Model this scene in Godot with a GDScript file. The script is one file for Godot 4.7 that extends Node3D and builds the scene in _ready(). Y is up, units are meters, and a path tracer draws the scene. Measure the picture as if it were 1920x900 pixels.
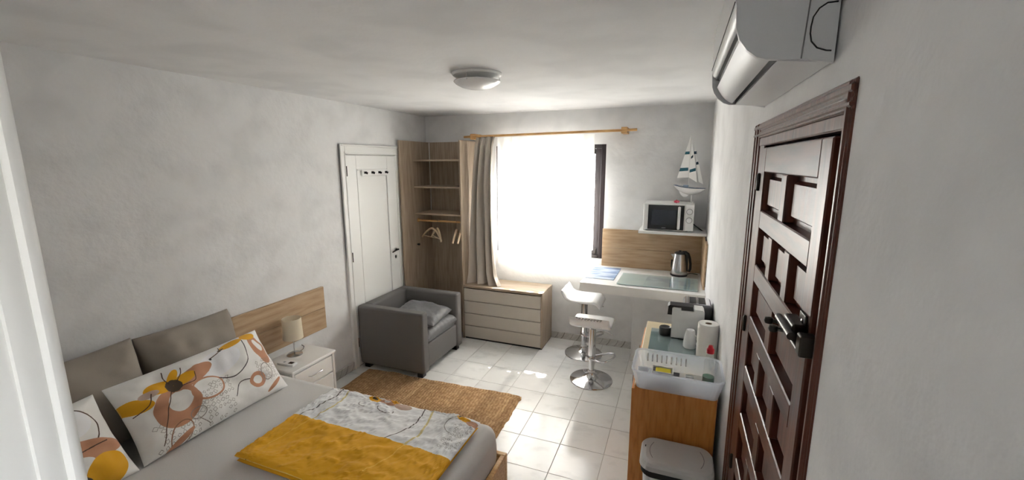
extends Node3D

const WR := 3.075      # right wall plane
const H := 2.487       # ceiling height
const SILL := 0.955

var M := {}
var rng := RandomNumberGenerator.new()


# ------------------------------------------------------------------ mesh kit
class G:
	var v := PackedVector3Array()
	var n := PackedVector3Array()
	var t := PackedVector2Array()

	func tri(a: Vector3, b: Vector3, c: Vector3, na: Vector3, nb: Vector3, nc: Vector3, ta := Vector2.ZERO, tb := Vector2.ZERO, tc := Vector2.ZERO) -> void:
		if (b - a).cross(c - a).dot(na + nb + nc) > 0.0:
			v.append_array([a, c, b])
			n.append_array([na, nc, nb])
			t.append_array([ta, tc, tb])
		else:
			v.append_array([a, b, c])
			n.append_array([na, nb, nc])
			t.append_array([ta, tb, tc])

	func flat(a: Vector3, b: Vector3, c: Vector3, out: Vector3) -> void:
		var k := (b - a).cross(c - a)
		if k.length_squared() < 1e-16:
			return
		k = k.normalized()
		if k.dot(out) < 0.0:
			k = -k
		tri(a, b, c, k, k, k)

	func fquad(a: Vector3, b: Vector3, c: Vector3, d: Vector3, out: Vector3) -> void:
		flat(a, b, c, out)
		flat(a, c, d, out)

	# chamfered box
	func box(lo: Vector3, hi: Vector3, bev := 0.002, xf := Transform3D()) -> G:
		var c := (lo + hi) * 0.5
		var h := (hi - lo) * 0.5
		var b: float = minf(bev, minf(h.x, minf(h.y, h.z)) * 0.9)
		var P := {}
		for i in 8:
			var s := Vector3(1 if i & 1 else -1, 1 if i & 2 else -1, 1 if i & 4 else -1)
			for a in 3:
				var q := h - Vector3(b, b, b)
				q[a] = h[a]
				P[i * 3 + a] = xf * (c + q * s)
		var cc := xf * c
		for a in 3:
			for sg in [0, 1]:
				var ids := []
				var o1 := (a + 1) % 3
				var o2 := (a + 2) % 3
				for k in [[0, 0], [1, 0], [1, 1], [0, 1]]:
					ids.append((sg << a) | (k[0] << o1) | (k[1] << o2))
				var p0: Vector3 = P[ids[0] * 3 + a]
				var p1: Vector3 = P[ids[1] * 3 + a]
				var p2: Vector3 = P[ids[2] * 3 + a]
				var p3: Vector3 = P[ids[3] * 3 + a]
				fquad(p0, p1, p2, p3, (p0 + p2) * 0.5 - cc)
			var e1 := (a + 1) % 3
			var e2 := (a + 2) % 3
			for k in [[0, 0], [1, 0], [1, 1], [0, 1]]:
				var i0: int = (k[0] << e1) | (k[1] << e2)
				var i1: int = i0 | (1 << a)
				var q0: Vector3 = P[i0 * 3 + e1]
				var q1: Vector3 = P[i1 * 3 + e1]
				var q2: Vector3 = P[i1 * 3 + e2]
				var q3: Vector3 = P[i0 * 3 + e2]
				fquad(q0, q1, q2, q3, (q0 + q2) * 0.5 - cc - ((q0 + q1) * 0.5 - cc).project((q1 - q0).normalized()))
		for i in 8:
			flat(P[i * 3], P[i * 3 + 1], P[i * 3 + 2], P[i * 3] - cc)
		return self

	# box with round edges
	func rbox(lo: Vector3, hi: Vector3, r: float, seg := 3, xf := Transform3D(), bend = null) -> G:
		var il := lo + Vector3.ONE * r
		var ih := hi - Vector3.ONE * r
		var L := [[], [], []]
		for a in 3:
			for k in seg + 1:
				L[a].append(lo[a] + r - r * tan((1.0 - float(k) / seg) * PI / 4))
			var mid := 1 if bend == null else 10
			for k in range(1, mid):
				L[a].append(lerpf(il[a], ih[a], float(k) / mid))
			for k in seg + 1:
				L[a].append(hi[a] - r + r * tan(float(k) / seg * PI / 4))
		for a in 3:
			var o1 := (a + 1) % 3
			var o2 := (a + 2) % 3
			for side in [lo[a], hi[a]]:
				var A: Array = L[o1]
				var B: Array = L[o2]
				var pos := []
				var nor := []
				for i in A.size():
					for j in B.size():
						var p := Vector3.ZERO
						p[a] = side
						p[o1] = A[i]
						p[o2] = B[j]
						var q := p.clamp(il, ih)
						var d := (p - q).normalized()
						var w := q + d * r
						if bend != null:
							w = bend.call(w, d)
						pos.append(xf * w)
						nor.append((xf.basis * d).normalized())
				var m := B.size()
				for i in A.size() - 1:
					for j in m - 1:
						var k0 := i * m + j
						tri(pos[k0], pos[k0 + 1], pos[k0 + m + 1], nor[k0], nor[k0 + 1], nor[k0 + m + 1])
						tri(pos[k0], pos[k0 + m + 1], pos[k0 + m], nor[k0], nor[k0 + m + 1], nor[k0 + m])
		return self

	# profile of (radius, height) turned round y; sx, sz squash it
	func lathe(prof: Array, segs := 24, at := Vector3.ZERO, xf := Transform3D(), sx := 1.0, sz := 1.0) -> G:
		var c := prof.size()
		var sn := []
		for k in c - 1:
			var d: Vector2 = prof[k + 1] - prof[k]
			sn.append(Vector2(d.y, -d.x).normalized())
		for k in c - 1:
			var n0: Vector2 = sn[k]
			var n1: Vector2 = sn[k]
			if k > 0 and sn[k - 1].dot(n0) > 0.75:
				n0 = (sn[k - 1] + sn[k]).normalized()
			if k < c - 2 and sn[k + 1].dot(n1) > 0.75:
				n1 = (sn[k + 1] + sn[k]).normalized()
			for i in segs:
				var a0 := TAU * i / segs
				var a1 := TAU * (i + 1) / segs
				var P := []
				var N := []
				for q in [[prof[k], a0, n0], [prof[k], a1, n0], [prof[k + 1], a1, n1], [prof[k + 1], a0, n1]]:
					P.append(xf * (at + Vector3(q[0].x * cos(q[1]) * sx, q[0].y, q[0].x * sin(q[1]) * sz)))
					N.append((xf.basis * Vector3(q[2].x * cos(q[1]) / sx, q[2].y, q[2].x * sin(q[1]) / sz)).normalized())
				if prof[k].x > 1e-6:
					tri(P[0], P[1], P[2], N[0], N[1], N[2])
				if prof[k + 1].x > 1e-6:
					tri(P[0], P[2], P[3], N[0], N[2], N[3])
		return self

	func tube(path: Array, r: float, segs := 8, r2 := -1.0) -> G:
		var rings := []
		var norms := []
		var up := Vector3(0.123, 0.9, 0.32)
		for k in path.size():
			var d: Vector3 = (path[mini(k + 1, path.size() - 1)] - path[maxi(k - 1, 0)]).normalized()
			var x := (up - up.project(d))
			if x.length() < 1e-3:
				x = Vector3(1, 0.1, 0) - Vector3(1, 0.1, 0).project(d)
			x = x.normalized()
			up = x
			var y := d.cross(x)
			var rr := r if r2 < 0 else lerpf(r, r2, float(k) / (path.size() - 1))
			var ring := []
			var nn := []
			for i in segs:
				var o := x * cos(TAU * i / segs) + y * sin(TAU * i / segs)
				nn.append(o)
				ring.append(path[k] + o * rr)
			rings.append(ring)
			norms.append(nn)
		for k in path.size() - 1:
			for i in segs:
				var j := (i + 1) % segs
				tri(rings[k][i], rings[k][j], rings[k + 1][j], norms[k][i], norms[k][j], norms[k + 1][j])
				tri(rings[k][i], rings[k + 1][j], rings[k + 1][i], norms[k][i], norms[k + 1][j], norms[k + 1][i])
		for e in [0, path.size() - 1]:
			var d: Vector3 = (path[0] - path[1]) if e == 0 else (path[e] - path[e - 1])
			for i in range(1, segs - 1):
				flat(rings[e][0], rings[e][i], rings[e][i + 1], d)
		return self

	# polygon in x y pushed from z0 to z1
	func prism(poly: Array, z0: float, z1: float, xf := Transform3D(), smooth := false) -> G:
		var pp := PackedVector2Array(poly)
		if Geometry2D.is_polygon_clockwise(pp):
			pp.reverse()
		var ids := Geometry2D.triangulate_polygon(pp)
		for z in [z0, z1]:
			var out := xf.basis * Vector3(0, 0, -1 if z == z0 else 1) * signf(z1 - z0)
			for k in range(0, ids.size(), 3):
				flat(xf * Vector3(pp[ids[k]].x, pp[ids[k]].y, z), xf * Vector3(pp[ids[k + 1]].x, pp[ids[k + 1]].y, z), xf * Vector3(pp[ids[k + 2]].x, pp[ids[k + 2]].y, z), out)
		var c := pp.size()
		var en := []
		for k in c:
			var d := pp[(k + 1) % c] - pp[k]
			en.append(Vector2(d.y, -d.x).normalized())
		for k in c:
			var a := pp[k]
			var b := pp[(k + 1) % c]
			var na: Vector2 = en[k]
			var nb: Vector2 = en[k]
			if smooth:
				if en[(k + c - 1) % c].dot(en[k]) > 0.7:
					na = (en[(k + c - 1) % c] + en[k]).normalized()
				if en[(k + 1) % c].dot(en[k]) > 0.7:
					nb = (en[(k + 1) % c] + en[k]).normalized()
			var A := (xf.basis * Vector3(na.x, na.y, 0)).normalized()
			var B := (xf.basis * Vector3(nb.x, nb.y, 0)).normalized()
			var p0 := xf * Vector3(a.x, a.y, z0)
			var p1 := xf * Vector3(b.x, b.y, z0)
			var p2 := xf * Vector3(b.x, b.y, z1)
			var p3 := xf * Vector3(a.x, a.y, z1)
			tri(p0, p1, p2, A, B, B)
			tri(p0, p2, p3, A, B, A)
		return self

	# grid of points: f(u, v) with u, v in 0..1
	func sheet(nu: int, nv: int, f: Callable, out := Vector3.ZERO, tex = null) -> G:
		var P := []
		for i in nu + 1:
			for j in nv + 1:
				P.append(f.call(float(i) / nu, float(j) / nv))
		var N := []
		for i in nu + 1:
			for j in nv + 1:
				var du: Vector3 = P[mini(i + 1, nu) * (nv + 1) + j] - P[maxi(i - 1, 0) * (nv + 1) + j]
				var dv: Vector3 = P[i * (nv + 1) + mini(j + 1, nv)] - P[i * (nv + 1) + maxi(j - 1, 0)]
				var k := du.cross(dv)
				k = k.normalized() if k.length() > 1e-12 else out
				if out != Vector3.ZERO and k.dot(out) < 0.0:
					k = -k
				N.append(k)
		for i in nu:
			for j in nv:
				var a := i * (nv + 1) + j
				var b := a + nv + 1
				var ta := Vector2(float(i) / nu, float(j) / nv)
				var tc := Vector2(float(i + 1) / nu, float(j + 1) / nv)
				var tb := Vector2(tc.x, ta.y)
				var td := Vector2(ta.x, tc.y)
				if tex != null:
					ta = tex.call(ta.x, ta.y)
					tb = tex.call(tb.x, tb.y)
					tc = tex.call(tc.x, tc.y)
					td = tex.call(td.x, td.y)
				tri(P[a], P[b], P[b + 1], N[a], N[b], N[b + 1], ta, tb, tc)
				tri(P[a], P[b + 1], P[a + 1], N[a], N[b + 1], N[a + 1], ta, tc, td)
		return self

	# cushion: both faces of a filled bag, width along x, height along y, thickness along z
	func cushion(w: float, h: float, th: float, p: float, pinch: float, nu: int, nv: int, crease: Callable, xf := Transform3D(), back := 1.0) -> G:
		for side in [1.0, -1.0]:
			var f := func(a: float, b: float) -> Vector3:
				var u := sin((a * 2 - 1) * PI / 2)
				var vv := sin((b * 2 - 1) * PI / 2)
				var k := sqrt(maxf(0.0, 1.0 - pow(absf(u), p))) * sqrt(maxf(0.0, 1.0 - pow(absf(vv), p)))
				var z: float = side * th * 0.5 * k * (1.0 if side > 0 else back)
				z += crease.call(u, vv) * minf(1.0, k * 2.0) * (1.0 if side > 0 else 0.3)
				return xf * Vector3(u * w / 2 * (1 - pinch * (1 - vv * vv)), vv * h / 2 * (1 - pinch * (1 - u * u)), z)
			var uvf := func(a: float, b: float) -> Vector2:
				return Vector2((sin((a * 2 - 1) * PI / 2) + 1) / 2, 1.0 - (sin((b * 2 - 1) * PI / 2) + 1) / 2)
			sheet(nu, nv, f, xf.basis * Vector3(0, 0, side), uvf)
		return self

	func mesh() -> ArrayMesh:
		var a := []
		a.resize(Mesh.ARRAY_MAX)
		a[Mesh.ARRAY_VERTEX] = v
		a[Mesh.ARRAY_NORMAL] = n
		a[Mesh.ARRAY_TEX_UV] = t
		var m := ArrayMesh.new()
		m.add_surface_from_arrays(Mesh.PRIMITIVE_TRIANGLES, a)
		return m


func g() -> G:
	return G.new()


func V(x: float, y: float, z: float) -> Vector3:
	return Vector3(x, y, z)


func obj(called: String, shape, m: Material, parent: Node3D = self, at := Vector3.ZERO) -> MeshInstance3D:
	var o := MeshInstance3D.new()
	o.name = called
	o.mesh = shape.mesh() if shape is G else shape
	o.material_override = m
	o.position = at
	parent.add_child(o, true)
	return o


func tag(o: Node3D, label: String, category: String, group := "") -> Node3D:
	o.set_meta("label", label)
	o.set_meta("category", category)
	if group:
		o.set_meta("group", group)
	return o


func thing(called: String, label: String, category: String, at := Vector3.ZERO, turn := 0.0, group := "") -> Node3D:
	var o := Node3D.new()
	o.name = called
	add_child(o, true)
	o.position = at
	o.rotation.y = turn
	return tag(o, label, category, group)


func struct(called: String, shape, m: Material) -> MeshInstance3D:
	var o := obj(called, shape, m)
	o.set_meta("kind", "structure")
	return o


func sroot(called: String, at := Vector3.ZERO) -> Node3D:
	var o := Node3D.new()
	o.name = called
	add_child(o)
	o.position = at
	o.set_meta("kind", "structure")
	return o


# ------------------------------------------------------------------ materials
func rgb(r: int, gg: int, b: int, a := 1.0) -> Color:
	return Color(r / 255.0, gg / 255.0, b / 255.0, a)


func mat(c: Color, rough := 0.6, metal := 0.0) -> StandardMaterial3D:
	var m := StandardMaterial3D.new()
	m.albedo_color = c
	m.roughness = rough
	m.metallic = metal
	return m


func noise_tex(freq: float, octaves: int, size := 512, seed_ := 1, ramp: Gradient = null, kind := FastNoiseLite.TYPE_SIMPLEX_SMOOTH) -> NoiseTexture2D:
	var f := FastNoiseLite.new()
	f.noise_type = kind
	f.frequency = freq
	f.seed = seed_
	f.fractal_octaves = octaves
	if octaves == 1:
		f.fractal_type = FastNoiseLite.FRACTAL_NONE
	var t := NoiseTexture2D.new()
	t.width = size
	t.height = size
	t.seamless = true
	t.noise = f
	t.color_ramp = ramp
	return t


func ramp(cols: Array, offs: Array) -> Gradient:
	var r := Gradient.new()
	r.offsets = PackedFloat32Array(offs)
	r.colors = PackedColorArray(cols)
	return r


# streaky wood; the grain runs along the axis whose scale is small
func wood(a: Color, b: Color, c: Color, scale_: Vector3, rough: float, seed_: int, relief := 0.03) -> StandardMaterial3D:
	var m := mat(Color.WHITE, rough)
	m.albedo_texture = noise_tex(0.012, 5, 512, seed_, ramp([a, b, b.lerp(c, 0.4), c], [0.15, 0.45, 0.62, 0.9]))
	m.uv1_triplanar = true
	m.uv1_scale = scale_
	if relief > 0:
		m.heightmap_enabled = true
		m.heightmap_texture = noise_tex(0.03, 4, 256, seed_ + 5)
		m.heightmap_scale = relief
	return m


func stucco(c: Color, scale_: float, relief: float, seed_: int) -> StandardMaterial3D:
	var m := mat(Color.WHITE, 0.9)
	m.albedo_texture = noise_tex(0.006, 3, 512, seed_ + 9, ramp([c.darkened(0.035), c, c.lightened(0.1)], [0.2, 0.55, 0.9]))
	m.uv1_triplanar = true
	m.uv1_world_triplanar = true
	m.uv1_scale = Vector3.ONE * scale_
	m.heightmap_enabled = true
	m.heightmap_texture = noise_tex(0.016, 5, 1024, seed_)
	m.heightmap_scale = relief
	return m


func fabric(c: Color, rough := 0.95, weave := 0.05, sheen := 0.3) -> StandardMaterial3D:
	var m := mat(c, rough)
	m.rim_enabled = sheen > 0
	m.rim = sheen
	m.rim_tint = 0.5
	if weave > 0:
		m.heightmap_enabled = true
		m.heightmap_texture = M.weave_noise
		m.heightmap_scale = weave
		m.uv1_triplanar = true
		m.uv1_scale = Vector3.ONE * 6
	return m


func glass(c: Color, a: float) -> StandardMaterial3D:
	var m := mat(Color(c.r, c.g, c.b, a), 0.03)
	m.transparency = BaseMaterial3D.TRANSPARENCY_ALPHA
	return m


# ------------------------------------------------------------------ painting of prints
func disc(im: Image, x: float, y: float, r: float, c: Color) -> void:
	for j in range(maxi(0, int(y - r)), mini(im.get_height(), int(y + r) + 2)):
		for i in range(maxi(0, int(x - r)), mini(im.get_width(), int(x + r) + 2)):
			if Vector2(i - x, j - y).length() <= r:
				im.set_pixel(i, j, c)


func oval(im: Image, x: float, y: float, rx: float, ry: float, turn: float, c: Color, hole := 0.0, hx := 0.0, hy := 0.0) -> void:
	var R := maxf(rx, ry)
	for j in range(maxi(0, int(y - R)), mini(im.get_height(), int(y + R) + 2)):
		for i in range(maxi(0, int(x - R)), mini(im.get_width(), int(x + R) + 2)):
			var d := Vector2(i - x, j - y).rotated(-turn)
			if Vector2(d.x / rx, d.y / ry).length() > 1.0:
				continue
			if hole > 0 and Vector2((d.x - hx * rx) / (rx * hole), (d.y - hy * ry) / (ry * hole)).length() < 1.0:
				continue
			im.set_pixel(i, j, c)


func stroke(im: Image, pts: Array, r: float, c: Color) -> void:
	var cv := Curve2D.new()
	for k in pts.size():
		var tan_: Vector2 = (pts[mini(k + 1, pts.size() - 1)] - pts[maxi(k - 1, 0)]) / 6.0
		cv.add_point(pts[k], -tan_, tan_)
	var L := cv.get_baked_length()
	var s := 0.0
	while s < L:
		var p := cv.sample_baked(s)
		disc(im, p.x, p.y, r, c)
		s += maxf(0.7, r * 0.5)


func loop(im: Image, x: float, y: float, rx: float, ry: float, turn: float, r: float, c: Color, from := 0.0, to := TAU) -> void:
	var pts := []
	for k in 25:
		var a := lerpf(from, to, k / 24.0)
		pts.append(Vector2(x, y) + Vector2(cos(a) * rx, sin(a) * ry).rotated(turn))
	stroke(im, pts, r, c)


func diamonds(im: Image, x: float, y: float, w: float, h: float, step: float, c: Color, seed_: int) -> void:
	var r := RandomNumberGenerator.new()
	r.seed = seed_
	var yy := y
	while yy < y + h:
		var xx := x
		while xx < x + w:
			if r.randf() < 0.7:
				var s := step * r.randf_range(0.28, 0.45)
				var a := r.randf_range(-0.4, 0.4)
				var q := []
				for k in 5:
					q.append(Vector2(xx, yy) + Vector2(s, 0).rotated(a + k * PI / 2) + Vector2(r.randf_range(-2, 2), r.randf_range(-2, 2)))
				for k in 4:
					stroke(im, [q[k], q[k + 1]], 0.8, c)
			xx += step
		yy += step


func flower(im: Image, x: float, y: float, s: float, turn: float, yellow: Color, peach: Color, core: Color, line: Color) -> void:
	for k in 5:
		var a := turn + k * TAU / 5
		var c := yellow if k % 2 == 0 else peach
		oval(im, x + cos(a) * s * 0.62, y + sin(a) * s * 0.62, s * 0.5, s * 0.24, a, c)
		stroke(im, [Vector2(x, y), Vector2(x, y) + Vector2(s * 0.7, s * 0.12).rotated(a), Vector2(x, y) + Vector2(s * 1.15, -s * 0.1).rotated(a)], maxf(1.0, s * 0.015), line)
	for k in 9:
		disc(im, x + cos(k * 0.7) * s * 0.1, y + sin(k * 0.7) * s * 0.1, s * 0.09, core)


func print_pillow(seed_: int) -> ImageTexture:
	var W := 720
	var Hh := 360
	var im := Image.create(W, Hh, false, Image.FORMAT_RGB8)
	im.fill(rgb(244, 242, 238))
	var yel := rgb(232, 170, 24)
	var pea := rgb(196, 142, 110)
	var core := rgb(92, 80, 68)
	var line := rgb(88, 66, 52)
	var grey := rgb(150, 142, 134)
	if seed_ == 1:
		oval(im, 420, 95, 120, 62, -0.2, rgb(246, 246, 248))
		diamonds(im, 60, 250, 360, 100, 24, grey, 5)
		diamonds(im, 240, 180, 190, 80, 22, grey, 6)
		oval(im, 172, 205, 98, 88, -0.3, pea, 0.52, 0.2, -0.12)
		oval(im, 285, 105, 110, 36, -0.25, pea)
		oval(im, 330, 90, 45, 30, 0.2, pea)
		loop(im, 315, 190, 78, 52, 0.1, 4, pea)
		oval(im, 40, 130, 60, 30, 0.35, yel)
		oval(im, 150, 95, 60, 30, 0.1, yel)
		oval(im, 250, 100, 52, 24, -0.2, yel)
		oval(im, 215, 70, 40, 16, -0.8, yel)
		oval(im, 100, 105, 40, 16, 0.0, rgb(205, 180, 165))
		for k in 9:
			disc(im, 198 + cos(k * 0.7) * 16, 112 + sin(k * 0.7) * 16, 15, core)
		for e in [[20, 165, 75, 150, 110, 105], [70, 330, 130, 200, 180, 130], [215, 100, 250, 70, 262, 45], [220, 130, 280, 130, 300, 90], [190, 95, 185, 60, 195, 30]]:
			stroke(im, [Vector2(e[0], e[1]), Vector2(e[2], e[3]), Vector2(e[4], e[5])], 1.8, line)
		loop(im, 150, 320, 55, 42, -0.6, 2.5, rgb(150, 110, 85))
		loop(im, 235, 275, 32, 24, 0.1, 1.8, grey)
		stroke(im, [Vector2(235, 300), Vector2(275, 345)], 1.5, grey)
		oval(im, 140, 345, 70, 14, -0.35, pea)
		stroke(im, [Vector2(385, 170), Vector2(460, 195), Vector2(545, 150), Vector2(590, 30)], 2.4, rgb(60, 55, 52))
		stroke(im, [Vector2(420, 290), Vector2(470, 235), Vector2(540, 245)], 2.0, rgb(60, 55, 52))
		oval(im, 560, 262, 46, 40, -0.4, pea, 0.55)
		oval(im, 655, 110, 42, 95, -0.12, pea, 0.42, 0.1, -0.2)
		loop(im, 625, 240, 30, 46, 0.3, 1.8, grey)
		diamonds(im, 590, 180, 120, 110, 20, grey, 8)
		oval(im, 530, 28, 66, 16, -0.1, yel)
		oval(im, 640, 22, 46, 22, 0.1, yel)
		for k in 6:
			disc(im, 455 + k * 5, 40 - k, 6 - k * 0.6, core)
		stroke(im, [Vector2(395, 60), Vector2(450, 44), Vector2(470, 20)], 2.0, line)
		disc(im, 400, 62, 6, rgb(40, 36, 34))
		oval(im, 640, 320, 60, 10, -0.4, pea)
	else:
		oval(im, 160, 80, 100, 60, -0.2, rgb(248, 248, 250))
		loop(im, 150, 110, 105, 85, -0.2, 2.5, line, PI * 0.75, TAU)
		oval(im, 175, 195, 175, 46, -0.18, pea)
		oval(im, 255, 170, 40, 70, 0.5, pea)
		oval(im, 190, 235, 60, 20, -0.1, rgb(240, 238, 234))
		oval(im, 105, 300, 85, 62, 0.3, yel)
		oval(im, 290, 275, 90, 40, -0.5, yel)
		oval(im, 330, 330, 70, 22, 0.1, yel)
		oval(im, 235, 250, 26, 50, 0.2, yel)
		for k in 9:
			disc(im, 205 + cos(k * 0.7) * 20, 320 + sin(k * 0.7) * 16, 20, core)
		for e in [[205, 310, 190, 210, 50, 195], [215, 310, 230, 220, 300, 190], [220, 315, 300, 260, 330, 210], [225, 320, 320, 300, 380, 280]]:
			stroke(im, [Vector2(e[0], e[1]), Vector2(e[2], e[3]), Vector2(e[4], e[5])], 2.2, line)
		diamonds(im, 330, 40, 370, 180, 24, grey, 15)
		flower(im, 560, 210, 110, 0.4, yel, pea, core, line)
		loop(im, 470, 100, 60, 44, 0.2, 3.0, pea)
		im.flip_x()
	return ImageTexture.create_from_image(im)


func print_duvet() -> ImageTexture:
	var W := 768
	var Hh := 512
	var im := Image.create(W, Hh, false, Image.FORMAT_RGB8)
	var yel := rgb(236, 172, 14)
	im.fill(rgb(246, 245, 244))
	im.fill_rect(Rect2i(0, 250, W, Hh - 250), yel)
	var line := rgb(84, 76, 72)
	var pale := rgb(222, 206, 150)
	var pea := rgb(196, 148, 118)
	stroke(im, [Vector2(60, 0), Vector2(72, 90), Vector2(58, 190), Vector2(40, 250)], 2.4, line)
	stroke(im, [Vector2(90, 0), Vector2(118, 90), Vector2(120, 180), Vector2(108, 260)], 4.0, pale)
	stroke(im, [Vector2(108, 260), Vector2(90, 330), Vector2(60, 420)], 2.0, rgb(246, 196, 70))
	stroke(im, [Vector2(500, 0), Vector2(520, 80), Vector2(518, 160), Vector2(478, 250)], 2.4, line)
	stroke(im, [Vector2(545, 10), Vector2(570, 90), Vector2(585, 170), Vector2(570, 255)], 4.5, pale)
	stroke(im, [Vector2(570, 255), Vector2(560, 330), Vector2(525, 430)], 2.4, rgb(246, 196, 70))
	oval(im, 255, 22, 42, 14, 0.1, yel)
	oval(im, 318, 24, 44, 18, 0.0, pea)
	oval(im, 360, 14, 34, 12, 0.3, rgb(224, 160, 40))
	oval(im, 402, 24, 44, 20, 0.0, rgb(205, 176, 158))
	oval(im, 318, 22, 16, 8, 0.0, rgb(236, 232, 228))
	for k in 6:
		disc(im, 236 + k * 4, 14 + k, 6, rgb(92, 72, 40))
	loop(im, 235, 70, 34, 26, 0.2, 1.8, rgb(130, 124, 120), 0.4, 5.2)
	loop(im, 345, 75, 40, 22, 0.1, 1.8, rgb(130, 124, 120), -0.4, PI)
	oval(im, 705, 24, 36, 14, 0.15, yel)
	oval(im, 750, 34, 30, 16, 0.0, pea)
	for k in 5:
		disc(im, 682 + k * 4, 16, 5, rgb(92, 72, 40))
	loop(im, 690, 70, 44, 50, 0.0, 1.6, rgb(150, 144, 140), PI * 0.5, PI * 1.5)
	diamonds(im, 690, 60, 78, 150, 16, rgb(176, 170, 166), 4)
	return ImageTexture.create_from_image(im)


func _ready() -> void:
	# ---- camera
	var cam := Camera3D.new()
	cam.name = "camera"
	cam.fov = rad_to_deg(2.0 * atan(450.0 / 800.8))
	cam.near = 0.02
	cam.position = V(2.8212, 1.9555, 4.4435)
	cam.rotation = V(-0.17904, 0.37216, -0.00337)
	add_child(cam)
	cam.current = true
	# ---- sky, sun, exposure
	var sky_mat := ProceduralSkyMaterial.new()
	sky_mat.sky_top_color = rgb(220, 228, 238)
	sky_mat.sky_horizon_color = rgb(240, 241, 242)
	sky_mat.ground_bottom_color = rgb(190, 186, 180)
	sky_mat.ground_horizon_color = rgb(214, 212, 208)
	sky_mat.sky_energy_multiplier = 1.0
	sky_mat.ground_energy_multiplier = 1.0
	var sky := Sky.new()
	sky.sky_material = sky_mat
	var env := Environment.new()
	env.background_mode = Environment.BG_SKY
	env.sky = sky
	env.background_energy_multiplier = 21.0
	env.tonemap_mode = Environment.TONE_MAPPER_LINEAR
	env.tonemap_exposure = 1.5
	env.sdfgi_enabled = true
	env.ssao_enabled = true
	env.ssil_enabled = true
	var we := WorldEnvironment.new()
	we.name = "world"
	we.environment = env
	add_child(we)
	var sun := DirectionalLight3D.new()
	sun.name = "sun"
	sun.light_color = rgb(255, 246, 232)
	sun.light_energy = 14.0
	sun.light_angular_distance = 0.6
	sun.shadow_enabled = true
	sun.sky_mode = DirectionalLight3D.SKY_MODE_LIGHT_ONLY
	add_child(sun)
	sun.look_at_from_position(V(1.6, 6, -5), V(1.6, 6, -5) + V(-0.03, -1.13, 1.0), Vector3.UP)

	rng.seed = 7
	make_materials()
	make_room()
	make_window()
	make_white_door()
	make_wood_door()
	make_aircon()
	make_bed()
	make_wardrobe()
	make_armchair()
	make_chest()
	make_counter()
	make_cabinet()
	make_curtains()
	make_rug()
	make_nightstand()
	make_stools()
	make_bin()
	make_boat()


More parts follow.
